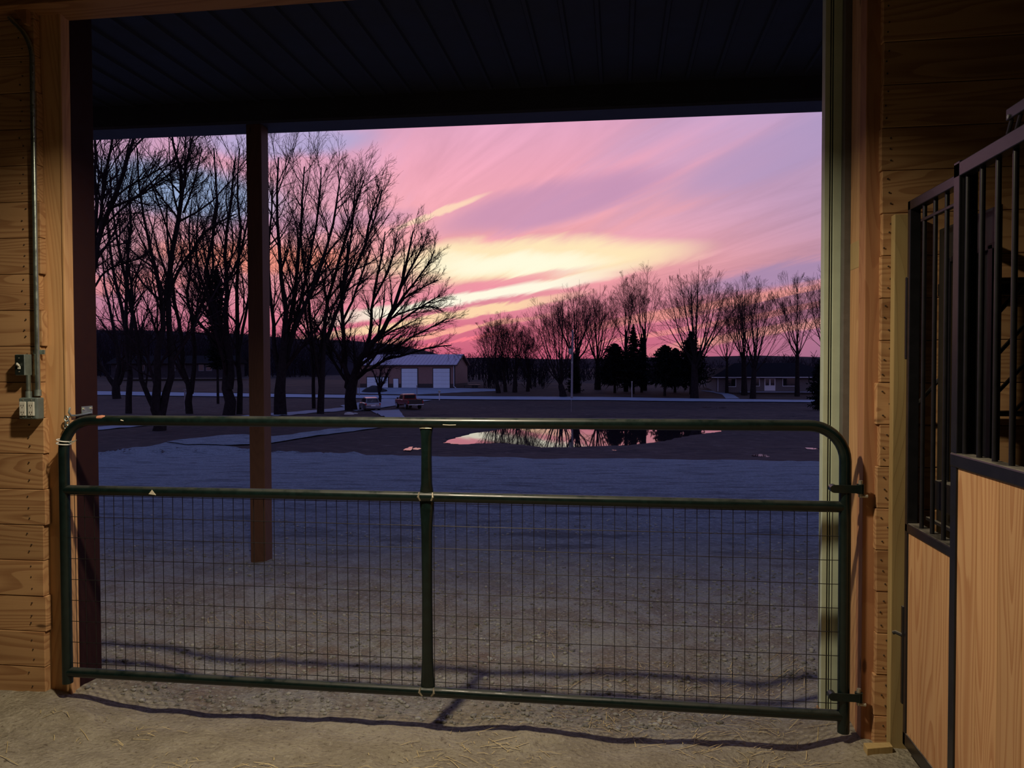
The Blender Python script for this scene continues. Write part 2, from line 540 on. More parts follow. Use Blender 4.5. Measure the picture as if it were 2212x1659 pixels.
def grid_mesh(name, P, smooth=True):
    n, m, _ = P.shape
    idx = np.arange(n * m).reshape(n, m)
    q = np.stack([idx[:-1, :-1], idx[1:, :-1], idx[1:, 1:], idx[:-1, 1:]], -1).reshape(-1, 4)
    return np_mesh(name, P.reshape(-1, 3), q, None, smooth)

# ------------------------------------------------------------------ picture -> place
CY, SY = math.cos(YAW), math.sin(YAW)
def ray(px, py):
    return CROT @ Vector(((px - IW / 2) / FPX, -(py - IH / 2) / FPX, -1.0))
def on_y(px, py, Y):
    d = ray(px, py); return CAM + d * (Y / d.y)
def at_depth(px, py, D):
    """point on the pixel's ray at horizontal distance D along the viewing direction"""
    d = ray(px, py); f = -d.x * SY + d.y * CY
    return CAM + d * (D / f)
def on_z(px, py, z):
    d = ray(px, py); return CAM + d * ((z - CAM.z) / d.z)
def cam_xy(Xc, D):
    return Xc * CY - D * SY, Xc * SY + D * CY

# smooth value noise for terrain bumps
_tab = rng.random((64, 64))
def vnoise(x, y, f):
    x = np.asarray(x) * f + 100.0; y = np.asarray(y) * f + 100.0
    xi = np.floor(x).astype(int); yi = np.floor(y).astype(int)
    fx = x - xi; fy = y - yi
    fx = fx * fx * (3 - 2 * fx); fy = fy * fy * (3 - 2 * fy)
    g = lambda a, b: _tab[a % 64, b % 64]
    return (g(xi, yi) * (1 - fx) + g(xi + 1, yi) * fx) * (1 - fy) + (g(xi, yi + 1) * (1 - fx) + g(xi + 1, yi + 1) * fx) * fy - .5

PD = [-50, 3.4, 6.7, 10, 15, 20, 26, 32, 38, 42, 46, 63.5, 66, 70, 88, 105, 112, 116, 128, 140, 165, 200, 300, 500, 3000]
PZ = [0, -.0, -.14, -.34, -.72, -1.13, -1.65, -2.20, -2.75, -3.10, -3.27, -3.27, -3.08, -3.02, -3.60, -3.45, -3.38, -3.3, -2.40, -1.8, -1.5, -1.0, -.6, -.6, -.6]
WATER_Z = -3.30
POND = [(955, 957), (1000, 960.5), (1040, 958), (1085, 957), (1130, 961), (1170, 967), (1200, 967.5), (1235, 966), (1300, 964), (1370, 961), (1410, 957),
        (1450, 948), (1500, 939), (1540, 935), (1562, 932), (1530, 924), (1440, 917), (1320, 914), (1200, 914), (1110, 922), (1066, 930), (1022, 936), (985, 945)]
POND_P = np.array([[p.x, p.y] for p in (on_z(a, b, WATER_Z) for a, b in POND)])
def in_poly(x, y, poly):
    x = np.asarray(x); y = np.asarray(y); ins = np.zeros(x.shape, bool)
    n = len(poly)
    for i in range(n):
        x1, y1 = poly[i]; x2, y2 = poly[(i + 1) % n]
        c = ((y1 > y) != (y2 > y)) & (x < (x2 - x1) * (y - y1) / (y2 - y1 + 1e-12) + x1)
        ins ^= c
    return ins
def sstep(a, b, x):
    t = np.clip((x - a) / (b - a), 0, 1); return t * t * (3 - 2 * t)
def H(x, y, bumps=True):
    x = np.asarray(x, float); y = np.asarray(y, float)
    D = -x * SY + y * CY
    h = np.interp(D, PD, PZ)
    # ground worn down in the gateway
    dip = sstep(-2.72, -2.2, x) * sstep(1.02, .75, x) * sstep(2.55, 3.35, y) * sstep(6.5, 4.2, y)
    h = h - .075 * dip
    if bumps:
        near = sstep(12, 6, D)
        h = h + near * (.030 * vnoise(x, y, 1.7) + .026 * vnoise(x, y, 4.1) + .018 * vnoise(x, y, 9.7) + .009 * vnoise(x, y, 19.0))
        mid = sstep(8, 30, D)
        h = h + mid * (.10 * vnoise(x, y, .35) + .06 * vnoise(x, y, 1.1)) * sstep(130, 60, D)
        mud = sstep(33, 36, D) * sstep(46, 43, D)
        h = h + mud * .22 * vnoise(x, y, .8) + mud * .12 * vnoise(x, y, 2.1)
        bank = sstep(64, 67, D) * sstep(84, 72, D)
        h = h + bank * .25 * vnoise(x, y, .7)
    return h
def hz(x, y):
    return float(H(np.array([x]), np.array([y]))[0])
def ground_hit(px, py):
    d = ray(px, py)
    f = -d.x * SY + d.y * CY
    ts = np.geomspace(2.0, 900.0, 4000) / f
    X = CAM.x + d.x * ts; Y = CAM.y + d.y * ts; Z = CAM.z + d.z * ts
    g = H(X, Y, False)
    k = np.argmax(Z < g)
    return Vector((X[k], Y[k], g[k]))
def depth_of(p):
    return -p.x * SY + p.y * CY

# ================================================================== THE GROUND
WALL_Y = 3.355
def ground_all():
    # barn floor
    xs = np.concatenate([np.arange(-6, -3.2, .2), np.arange(-3.2, 2.2, .03), np.arange(2.2, 5.01, .2)])
    ys = np.concatenate([np.arange(-4.0, 1.4, .3), np.arange(1.4, 3.45, .028)])
    X, Y = np.meshgrid(xs, ys, indexing='ij')
    Z = H(X, Y)
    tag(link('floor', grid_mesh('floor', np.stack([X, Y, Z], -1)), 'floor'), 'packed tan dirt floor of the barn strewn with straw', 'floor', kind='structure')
    # gravel yard
    edge_px = [-900, 0, 210, 290, 380, 440, 500, 590, 760, 950, 1300, 1780, 2300, 3200]
    edge_py = [986, 984, 977, 967, 953, 955, 965, 976, 980, 986, 989, 996, 1002, 1010]
    eD = [depth_of(ground_hit(a, b)) for a, b in zip(edge_px, edge_py)]
    # near part
    us = np.linspace(-1.05, 1.0, 330)
    tt = np.linspace(0, 1, 330)
    De = np.interp(us * FPX + IW / 2, edge_px, eD) * (1 + .03 * vnoise(us, us * 0, 40) + .02 * vnoise(us, us * 0 + 3, 90))
    U, T = np.meshgrid(us, tt, indexing='ij')
    # near limit: the wall line y = 3.42
    ny = 3.42
    Dn = ny / (U * SY + CY)
    D = Dn * (De[:, None] / Dn) ** T
    Xc = U * D
    X = Xc * CY - D * SY; Y = Xc * SY + D * CY
    Z = H(X, Y) 
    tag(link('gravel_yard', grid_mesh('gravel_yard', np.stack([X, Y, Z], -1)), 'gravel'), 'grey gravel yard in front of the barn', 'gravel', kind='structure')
    # field beyond
    us = np.linspace(-1.3, 1.3, 250)
    ds = np.concatenate([np.geomspace(10, 130, 270), np.geomspace(132, 2500, 30)])
    U, D = np.meshgrid(us, ds, indexing='ij')
    Xc = U * D
    X = Xc * CY - D * SY; Y = Xc * SY + D * CY
    Z = H(X, Y) - .06 * sstep(30, 25, D) - .02
    ins = in_poly(X, Y, POND_P)
    Z = np.where(ins, WATER_Z - .25, np.where((D > 42) & (D < 66), np.maximum(Z, WATER_Z + .02), Z))
    g = link('ground', grid_mesh('ground', np.stack([X, Y, Z], -1)), 'field')
    tag(g, 'dark winter grass and mud sloping down from the yard', 'ground', kind='structure')
    # pond surface
    pts = [Vector((a, b, WATER_Z)) for a, b in POND_P]
    # ragged shore
    out = []
    for i, p in enumerate(pts):
        q = pts[(i + 1) % len(pts)]
        for k in range(6):
            r_ = p.lerp(q, k / 6)
            out.append((r_.x + (random.random() - .5) * .25, r_.y + (random.random() - .5) * .5))
    tag(MB().prism(out, 'z', WATER_Z - .12, WATER_Z).build('pond', 'water'), 'pond mirroring the pink sunset and bare trees', 'pond')
    # puddles
    def puddle(px, py, wpx, hpx, lab):
        c = ground_hit(px, py)
        D = depth_of(c)
        a = wpx / FPX * D / 2
        top = ground_hit(px, py - hpx / 2); bot = ground_hit(px, py + hpx / 2)
        b = max((depth_of(top) - depth_of(bot)) * .22, .2)
        poly = []
        for k in range(26):
            t = 2 * math.pi * k / 26
            rr = 1 + .22 * math.sin(3 * t + px) + .1 * math.sin(7 * t)
            x, y = cam_xy(a * rr * math.cos(t), b * rr * math.sin(t))
            poly.append((c.x + x, c.y + y))
        zt = hz(c.x, c.y) + .012
        tag(MB().prism(poly, 'z', zt - .06, zt).build('puddle', 'water'), lab, 'puddle', 'puddles on the wet ground')
    puddle(883, 974.5, 16, 5, 'small pink puddle at the gravel edge, left of the gate centre upright')
    puddle(899, 974, 16, 4, 'longer pink puddle at the gravel edge beside the gate centre upright')
    puddle(1527, 879.5, 16, 2, 'thin puddle on the field in front of the ranch house driveway')
    puddle(1558, 880.5, 20, 2.5, 'thin bright puddle on the field below the ranch house')
    puddle(1328, 970.5, 16, 3, 'small puddle in the mud just below the pond')
    puddle(1645, 983, 30, 3, 'wide puddle in the mud right of the pond')
    puddle(1755, 970.5, 30, 3, 'pale puddle by the right door trim')
    puddle(717, 886, 14, 2.6, 'short pink puddle on the lane left of the parked car')
    puddle(742, 881.5, 16, 2.4, 'bright pink puddle on the lane nearest the parked car')
ground_all()

def strip_mesh(name, top, bot, mat, lab, cat, lift=.05, kind='structure', n=120, m=5):
    """a road-like band of ground between two picture curves, laid on the terrain"""
    tx = [p[0] for p in top]; ty = [p[1] for p in top]
    bx = [p[0] for p in bot]; by = [p[1] for p in bot]
    rows = []
    for t in np.linspace(0, 1, n):
        a = ground_hit(tx[0] + (tx[-1] - tx[0]) * t, np.interp(tx[0] + (tx[-1] - tx[0]) * t, tx, ty))
        b = ground_hit(bx[0] + (bx[-1] - bx[0]) * t, np.interp(bx[0] + (bx[-1] - bx[0]) * t, bx, by))
        rows.append([[*(a.lerp(b, k / (m - 1)))[:2], 0] for k in range(m)])
    P = np.array(rows)
    P[..., 2] = H(P[..., 0], P[..., 1]) + lift
    me = grid_mesh(name, P)
    return tag(link(name, me, mat), lab, cat, kind=kind)

strip_mesh('road', [(-500, 838), (210, 846), (700, 853.5), (1000, 857), (1300, 858.5), (1500, 862), (1740, 865), (2600, 874)],
           [(-500, 848), (210, 854), (700, 860), (1000, 863.6), (1300, 865.5), (1500, 868), (1740, 870), (2600, 880)], 'road',
           'pale two lane road crossing behind the pond', 'road', .08, n=200)
strip_mesh('gravel_driveway', [(360, 957), (470, 942), (530, 940), (590, 945), (640, 938), (700, 929), (780, 923), (860, 914)],
           [(400, 962), (480, 963), (530, 962), (590, 958), (650, 948), (720, 938), (800, 928), (880, 917)], 'gravel',
           'pale gravel drive curving away from the yard past the mud', 'driveway', .06)
strip_mesh('farm_lane', [(-100, 936), (215, 923), (330, 914), (450, 904), (600, 893), (720, 883), (800, 874), (880, 864)],
           [(-100, 944), (215, 930), (330, 919), (450, 908), (600, 898), (720, 890), (815, 880), (905, 866)], 'concrete',
           'grey lane running from the left trees to the road', 'lane', .05)
strip_mesh('drive_link', [(800, 888), (830, 902), (858, 915)], [(862, 886), (874, 902), (886, 917)], 'concrete',
           'short stretch of lane joining the gravel drive to the parking apron', 'driveway', .055, n=30)
strip_mesh('car_apron', [(735, 877), (760, 873), (800, 866), (830, 862)], [(770, 889), (800, 886), (835, 880), (935, 865)], 'concrete',
           'concrete apron in front of the parked car and pickup', 'driveway', .07, n=40)
strip_mesh('shop_yard', [(772, 838), (900, 838), (1000, 839), (1080, 841)], [(772, 851), (900, 853), (1000, 848), (1080, 845)], 'concrete',
           'grey gravel apron in front of the tan metal shop', 'driveway', .05, n=60)
strip_mesh('house_driveway', [(1512, 845), (1530, 847), (1560, 853), (1568, 862)], [(1548, 845), (1566, 849), (1585, 854), (1598, 862)], 'concrete',
           'driveway leading from the road up to the ranch house', 'driveway', .07, n=40)
strip_mesh('lawn_far', [(-600, 800), (210, 812), (780, 822), (1100, 826), (1500, 832), (1760, 834), (2600, 836)],
           [(-600, 838), (210, 845), (780, 852), (1100, 856), (1500, 861), (1760, 864), (2600, 873)], 'lawn',
           'brown winter lawns and fields beyond the road', 'ground', .02, n=160, m=12)

# ================================================================== THE BARN SHELL
def stick(name, a, b, mat, parent=None, bevel=.004, origin=None):
    """a sawn timber between two corners, origin at its base"""
    a = Vector(a); b = Vector(b)
    c = Vector(((a.x + b.x) / 2, (a.y + b.y) / 2, a.z)) if origin is None else Vector(origin)
    return MB().box(a, b).build(name, mat, parent, bevel, origin=c)

CRS = .176
Z0 = 1.70 - 10 * CRS
def plank_wall(name, x0, x1, label, seed, zmax, endvar=.012, nailx=None):
    rnd = random.Random(seed)
    root = tag(empty(name, ((x0 + x1) / 2, WALL_Y, 0)), label, 'wall', kind='structure')
    L = x1 - x0
    me = MB().box((-L / 2, 0, .0012), (L / 2, .038, CRS - .0012)).mesh('plank', .003)
    k = 0
    nm = MB()
    while Z0 + k * CRS < zmax:
        o = link('plank', me, 'plank', root)
        dx = (rnd.random() - .5) * endvar * 2
        o.location = (dx, (rnd.random() - .5) * .003, Z0 + k * CRS)
        for zf in (.22, .5, .8):
            for nx in nailx:
                xx = nx + (rnd.random() - .5) * .03 - (x0 + x1) / 2
                zz = Z0 + k * CRS + CRS * zf + (rnd.random() - .5) * .02
                nm.tube([(xx, -.0035, zz), (xx, .004, zz)], .0034, 7)
        k += 1
    n = nm.build('nail_heads', 'nail', root)
    n['kind'] = 'stuff'
    return root
plank_wall('wall_front_left', -5.4, -2.797, 'wall of horizontal pine planks left of the doorway', 3, 3.6, nailx=(-2.875,))
plank_wall('wall_front_right', 1.0755, 4.2, 'dim wall of horizontal pine planks behind the stall on the right', 4, 4.2, nailx=(1.105, 2.4))
# hidden shell that keeps the dusk light out
def shell(name, a, b, lab, cat='wall'):
    return tag(MB().box(a, b).build(name, 'dark'), lab, cat, kind='structure')
shell('wall_left', (-5.55, -4.2, -.2), (-5.4, 3.6, 4.3), 'left side wall of the barn')
shell('wall_right', (4.2, -4.2, -.2), (4.35, 3.6, 4.3), 'right side wall of the barn')
shell('wall_back', (-5.55, -4.35, -.2), (4.35, -4.2, 4.3), 'back wall of the barn behind the viewer')
shell('ceiling', (-5.55, -4.35, 4.2), (4.35, 3.7, 4.32), 'ceiling of the barn', 'ceiling')
# cladding outside of the plank walls
shell('wall_cladding_left', (-5.55, 3.40, -.3), (-2.90, 3.62, 4.3), 'outer cladding left of the doorway')
shell('wall_cladding_right', (1.14, 3.40, -.3), (4.35, 3.62, 4.3), 'outer cladding right of the doorway')

# --- left jamb
t1 = stick('trim_1', (-2.815, 3.397, -.15), (-2.70, 3.467, 3.32), 'timber')
tag(t1, 'tall pine jamb post left of the gate', 'post', kind='structure')
# narrow face strip and batten seams on the jamb
stick('jamb_strip', (-2.704, 3.392, -.15), (-2.690, 3.424, 3.32), 'timber').parent = t1
bpy.data.objects['jamb_strip'].location = Vector((-2.697, 3.408, -.15)) - Vector(t1.location)
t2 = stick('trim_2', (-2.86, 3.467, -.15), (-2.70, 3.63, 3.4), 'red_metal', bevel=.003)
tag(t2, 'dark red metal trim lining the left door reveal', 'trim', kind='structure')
# --- right jamb
t3 = stick('trim_3', (1.026, 3.385, -.12), (1.10, 3.467, 4.2), 'timber_red')
tag(t3, 'rough reddish jamb timber right of the gate', 'post', kind='structure')
t4 = stick('trim_4', (1.029, 3.467, -.12), (1.13, 3.600, 4.2), 'timber')
tag(t4, 'yellow pine timber set back in the right reveal', 'post', kind='structure')
stick('splice_block', (1.0272, 3.472, 2.02), (1.0335, 3.595, 2.14), 'treated').parent = t4
bpy.data.objects['splice_block'].location = Vector((1.0303, 3.5335, 2.02)) - Vector(t4.location)
t5 = empty('trim_5', (1.0, 3.66, 0))
tag(t5, 'pale cream metal door trim with dark grooves right of the opening', 'trim', kind='structure')
def tpart(name, a, b, mat, par, bevel=.002):
    o = stick(name, a, b, mat, par, bevel)
    o.location = Vector(o.location) - Vector(par.location)
    return o
tpart('cover_strip', (.928, 3.645, .0), (.950, 3.70, 4.2), 'cream', t5)
tpart('groove', (.950, 3.655, .0), (.956, 3.70, 4.2), 'cream_dark', t5, 0)
tpart('bead', (.956, 3.648, .0), (.960, 3.70, 4.2), 'cream', t5, .001)
tpart('groove', (.960, 3.655, .0), (.966, 3.70, 4.2), 'cream_dark', t5, 0)
tpart('flat_panel', (.966, 3.645, .0), (1.002, 3.70, 4.2), 'cream', t5)
tpart('channel', (1.002, 3.601, -.1), (1.15, 3.70, 4.2), 'grey_rev', t5)
tag(stick('trim_6', (.922, 3.63, -.14), (1.0, 3.70, .0), 'timber'), 'pine block at the foot of the cream door trim', 'block', kind='structure')
# --- header over the doorway
t7 = empty('trim_7', (-.9, 3.3, 3.3))
tag(t7, 'heavy pine header beam across the top of the doorway', 'beam', kind='structure')
tpart('beam', (-5.4, 3.285, 3.315), (1.02, 3.47, 3.60), 'header', t7, .004)
tpart('beam_cap', (-5.4, 3.25, 3.60), (1.02, 3.47, 4.2), 'header', t7, .004)
tpart('outer_flashing', (-2.86, 3.47, 3.40), (1.03, 3.63, 4.3), 'canopy_metal', t7, .002)
# small corner gusset by the conduit
tag(MB().prism([(-2.88, 3.315), (-2.815, 3.315), (-2.815, 3.245), (-2.83, 3.245)], 'y', 3.325, 3.354).build('corner_brace', 'header', None, .002),
    'small pine corner brace under the header above the conduit', 'brace')

# ================================================================== CANOPY
def canopy():
    root = empty('canopy', (-2, 5.2, 3.72))
    tag(root, 'dark metal porch canopy with a ribbed underside over the doorway', 'canopy')
    L = Vector(root.location)
    def part(mb, name, mat, bevel=0):
        o = mb.build(name, mat, root, bevel)
        o.location = -L
        return o
    part(MB().box((-9, 3.62, 3.92), (7, 7.0, 4.0)), 'roof_sheet', 'canopy_metal')
    # beam swings 1.6 degrees against the wall, as in the picture
    ang = R(1.5)
    def rot(p):
        x, y, z = p; dx = x + 3.2; dy = y - 6.3
        return (-3.2 + dx * math.cos(ang) - dy * math.sin(ang), 6.3 + dx * math.sin(ang) + dy * math.cos(ang), z)
    b = MB().box((-9, 6.30, 3.74), (7, 6.36, 3.96)); b.v = [rot(p) for p in b.v]; part(b, 'inner_beam', 'canopy_metal')
    b = MB().box((-9, 6.30, 3.715), (7, 6.58, 3.74)); b.v = [rot(p) for p in b.v]; part(b, 'soffit', 'beam')
    b = MB().box((-9, 6.54, 3.74), (7, 6.60, 4.02)); b.v = [rot(p) for p in b.v]; part(b, 'fascia', 'canopy_metal')
    rib = MB().prism([(-.022, 0), (.022, 0), (.012, -.02), (-.012, -.02)], 'y', 3.63, 6.30).mesh('rib')
    for k in range(54):
        o = link('rib', rib, 'canopy_metal', root)
        o.location = Vector((-7.0 + k * .2286, 0, 3.92)) - L
canopy()
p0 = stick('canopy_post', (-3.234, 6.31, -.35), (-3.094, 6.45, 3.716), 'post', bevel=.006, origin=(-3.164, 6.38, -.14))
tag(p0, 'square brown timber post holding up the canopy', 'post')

# ================================================================== GATE
def gate():
    A = Vector((-2.661, 3.33, 0)); B = Vector((.948, 3.36, 0))
    ex = (B - A).normalized(); Lg = (B - A).length
    root = empty('tube_gate', (A.x, A.y, 0), math.atan2(ex.y, ex.x))
    tag(root, 'dark green tube gate with wire mesh across the barn doorway', 'gate')
    r = .0232
    zt, zm, zb = 1.342, 1.003, .112
    rb = .15
    # outer frame: left upright, bend, top rail, bend, right upright
    pts = [(0, 0, .058), (0, 0, zm), (0, 0, zt - rb)]
    for k in range(1, 10):
        t = math.pi / 2 * k / 9
        pts.append((rb - rb * math.cos(t), 0, zt - rb + rb * math.sin(t)))
    for k in range(1, 9): pts.append((rb + (Lg - 2 * rb) * k / 9, 0, zt))
    for k in range(0, 10):
        t = math.pi / 2 * k / 9
        pts.append((Lg - rb + rb * math.sin(t), 0, zt - rb + rb * math.cos(t)))
    pts += [(Lg, 0, zm), (Lg, 0, .035)]
    MB().tube(pts, r * 1.06, 18).build('outer_frame', 'gate', root, smooth=True)
    MB().tube([(0, 0, zm), (Lg / 2, 0, zm + .002), (Lg, 0, zm - .004)], r, 18).build('middle_rail', 'gate', root, smooth=True)
    MB().tube([(0, 0, zb), (Lg / 2, 0, zb), (Lg, 0, zb - .006)], r, 18).build('bottom_rail', 'gate', root, smooth=True)
    # centre upright, flattened where it meets the rails
    cx = Lg / 2 - .006
    def upright(z0, z1, name):
        rings = []
        hh = z1 - z0
        for f, a, b in ((0, .033, .011), (.05, .031, .015), (.16, .026, .021), (.5, .0240, .0225), (.84, .026, .021), (.95, .031, .015), (1, .033, .011)):
            rings.append([(cx + a * math.cos(2 * math.pi * j / 18), b * math.sin(2 * math.pi * j / 18), z0 + hh * f) for j in range(18)])
        u = MB().loft(rings).build(name, 'gate', root, smooth=True)
        return u
    upright(zm + .012, zt - .012, 'upper_upright')
    upright(zb + .010, zm - .010, 'lower_upright')
    for z, s in ((zm, 1), (zb, .8)):
        for sd in (-1, 1):
            MB().tube([(cx + sd * .026 * s, -.020, z - .012), (cx + sd * .034, -.0235, z + .004), (cx + sd * .031, -.016, z + .024)], [.004, .0055, .003], 7).build('weld', 'weld', root, smooth=True)
    MB().tube([(cx - .028, -.013, zt - .024), (cx, -.017, zt - .024), (cx + .028, -.013, zt - .024)], .0022, 6).build('weld', 'weld', root)
    # mesh wire
    nv = 70
    step = Lg / (nv + 1)
    vw = MB().tube([(0, 0, zb), (0, 0, zm)], .00165, 6).mesh('vertical_wire', smooth=True)
    for k in range(1, nv + 1):
        x = k * step
        o = link('vertical_wire', vw, 'wire', root)
        o.location = (x, .004, 0)
        o.rotation_euler = (0, (random.random() - .5) * .004, 0)
    hw = MB().tube([(.01, 0, 0), (Lg * .3, 0, .001), (Lg * .7, 0, -.001), (Lg - .01, 0, 0)], .00165, 6).mesh('horizontal_wire', smooth=True)
    for k in range(9):
        o = link('horizontal_wire', hw, 'wire', root)
        o.location = (0, .0075 - .007, .975 - .1022 * k - (0 if k else -.001))
        o.location.y = .001
    # hinge straps on the right upright
    for z in (1.078, .195):
        hroot = MB().tube([(Lg - .05, -.026, z), (Lg - .05, .010, z)], .017, 14).build('hinge_clamp', 'gate', root, smooth=True)
        MB().box((Lg - .05, -.0275, z - .017), (Lg + .055, -.0235, z + .017)).build('hinge_strap', 'gate', root, .001)
        MB().tube([(Lg + .058, -.012, z - .02), (Lg + .058, -.012, z + .02)], .016, 14).build('hinge_eye', 'gate', root, smooth=True)
    # scuffed stickers, plus a painted reflection
    s = MB(); s.tube([(.19, -.015, zt + .013), (.215, -.013, zt + .0150), (.228, -.010, zt + .018)], [.009, .011, .006], 8)
    s.build('sticker', 'sticker', root, smooth=True)
    MB().tube([(.318, -.0235, zt + .003), (.332, -.0240, zt)], [.0035, .0025], 6).build('sticker', 'sticker_glint_white', root)
    MB().prism([(.455, -.008), (.492, -.012), (.472, .012)], 'y', -.0245, -.0225).build('sticker', 'sticker_glint_white', root).location.z = zm
    MB().tube([(1.88, -.0232, zt - .007), (1.91, -.0232, zt - .0085), (1.94, -.0232, zt - .0075)], .0016, 5).build('paint_scratch', 'sticker_glint_white', root)
    MB().box((-.0275, -.004, .83), (-.0240, .004, .99)).build('painted_reflection', 'sticker_glint_white', root)  # pale strip painted on as a light reflection along the left upright
    return root, A, ex, Lg
GATE, GA, GEX, GL = gate()

# hinge pins screwed into the right timber
for z, lab in ((1.078, 'upper hinge pin of the gate screwed into the right jamb timber'), (.195, 'lower hinge pin of the gate near the floor on the right jamb')):
    e = GA + GEX * (GL + .058)
    rt = empty('hinge_pin', (e.x, e.y - .012, z))
    tag(rt, lab, 'hinge pin', 'gate hinge pins')
    MB().tube([(0, 0, -.034), (0, 0, .036)], .0085, 10).build('pin', 'pin', rt, smooth=True)
    MB().tube([(0, 0, -.030), (.028, -.004, -.030)], .0075, 10).build('lag_screw', 'pin', rt, smooth=True)

# chain hanging on the left jamb, wire tie on the gate, hook latch on the reveal
def torus(c, rot, a, b, rr, n=16):
    pts = []
    Rm = Matrix.Rotation(rot[0], 3, 'X') @ Matrix.Rotation(rot[1], 3, 'Y') @ Matrix.Rotation(rot[2], 3, 'Z')
    for k in range(n):
        t = 2 * math.pi * k / n
        pts.append(Vector(c) + Rm @ Vector((a * math.cos(t), 0, b * math.sin(t))))
    return MB().tube(pts, rr, 7, closed=True)
ch = empty('chain', (-2.68, 3.375, 1.30))
tag(ch, 'short rusty chain looped behind the gate corner on the left jamb', 'chain')
for k in range(5):
    torus((.004 * (k % 2), 0, .045 - .021 * k), (0, (k % 2) * .5 - .2, (k % 2) * 1.3), .010, .0145, .0028).build('link', 'galv', ch, smooth=True)
MB().tube([(0, .0, .052), (0, .022, .052)], .004, 8).build('staple', 'galv', ch)
wt = empty('wire_tie', (-2.661, 3.33, 1.235))
tag(wt, 'white wire twisted twice around the left end of the gate', 'wire')
for dz, tl in ((.008, .18), (-.008, .14)):
    torus((0.0, 0, dz), (R(90), 0, 0), .0310, .0310, .0026, 20).build('loop', 'wire_white', wt, smooth=True).rotation_euler = (0, tl, 0)
for k in range(4):
    MB().tube([(.028, -.006, .0), (.040 + .004 * k, -.010 + .005 * k, -.004 + .003 * k), (.052 + .003 * k, -.006 + .006 * k, -.008 + .006 * k)], .0014, 5).build('twisted_end', 'galv', wt)
hk = empty('hook_latch', (-2.70, 3.545, 1.375))
tag(hk, 'galvanised hook latch screwed to the dark red reveal above the gate', 'latch')
MB().box((.0, -.040, -.020), (.004, .040, .022)).build('plate', 'galv', hk, .001)
for yy in (-.028, .028):
    MB().tube([(.003, yy, .010), (.009, yy, .010)], .006, 8).build('screw', 'pin', hk, smooth=True)
MB().tube([(.012, .02, -.012), (.014, -.03, -.016), (.014, -.09, -.020), (.012, -.128, -.018), (.010, -.142, .0), (.011, -.134, .022)], .0055, 9).build('hook', 'galv', hk, smooth=True)

# ================================================================== ELECTRICAL
cd = empty('conduit', (-2.80, 3.338, 1.46))
tag(cd, 'shiny metal conduit running down the plank wall beside the jamb', 'conduit')
pts = [(0, 0, .0), (0, 0, .6), (0, 0, 1.62)]
for k in range(1, 9):
    t = R(46) * k / 8
    pts.append((-.22 + .22 * math.cos(t), 0, 1.62 + .22 * math.sin(t)))
pts.append((pts[-1][0] - .05, -.0, pts[-1][2] + .05))
MB().tube(pts, .0118, 14).build('pipe', 'galv_shiny', cd, smooth=True)
MB().tube([(0, 0, -.002), (0, 0, .028)], .0155, 12).build('connector', 'galv', cd, smooth=True)
MB().box((-.030, .008, .20), (.030, .016, .222)).build('strap', 'galv', cd, .001)

ob = empty('outlet_box', (-2.8285, 3.33, 1.345))
tag(ob, 'grey double outlet box with two white receptacles below the switch', 'outlet box')
MB().box((-.0475, -.022, .0), (.0475, .025, .105)).build('box', 'grey_box', ob, .006)
MB().box((-.0455, -.028, .003), (.0455, -.021, .102)).build('cover_plate', 'grey_box', ob, .003)
for sx in (-.0225, .0225):
    rc = MB().box((sx - .0165, -.034, .018), (sx + .0165, -.0275, .086)).build('receptacle', 'white_plastic', ob, .002)
    for zz in (.035, .068):
        for dx in (-.006, .006):
            MB().box((sx + dx - .0013, -.0348, zz - .004), (sx + dx + .0013, -.0338, zz + .004)).build('slot', 'nail', rc)
        MB().tube([(sx, -.0348, zz - .010), (sx, -.0338, zz - .010)], .0022, 8).build('slot', 'nail', rc)
    for zz in (.010, .094):
        MB().tube([(sx, -.030, zz), (sx, -.0275, zz)], .003, 8).build('screw', 'pin', ob)
MB().tube([(-.018, .003, .105), (-.018, .003, .135)], .0145, 12).build('connector', 'galv', ob, smooth=True)
MB().tube([(-.018, .003, .13), (-.018, .003, .214)], .0112, 12).build('nipple', 'galv_shiny', ob, smooth=True)

sb = empty('switch_box', (-2.8665, 3.328, 1.558))
tag(sb, 'small metal light switch box with a white toggle on the plank wall', 'switch')
MB().box((-.0245, -.024, .0), (.0245, .027, .102)).build('box', 'galv', sb, .003)
MB().box((-.0235, -.028, .003), (.0235, -.0235, .099)).build('cover_plate', 'plate_dark', sb, .001)
MB().box((-.008, -.031, .030), (.008, -.0275, .045)).build('toggle_plate', 'white_plastic', sb, .002)
MB().loft([[(-.005, -.029, .040), (.005, -.029, .040), (.005, -.029, .052), (-.005, -.029, .052)],
           [(-.0035, -.044, .052), (.0035, -.044, .052), (.0035, -.042, .062), (-.0035, -.042, .062)]]).build('toggle', 'white_plastic', sb, .001)
for zz in (.018, .084):
    MB().tube([(0, -.030, zz), (0, -.0275, zz)], .003, 8).build('screw', 'pin', sb)

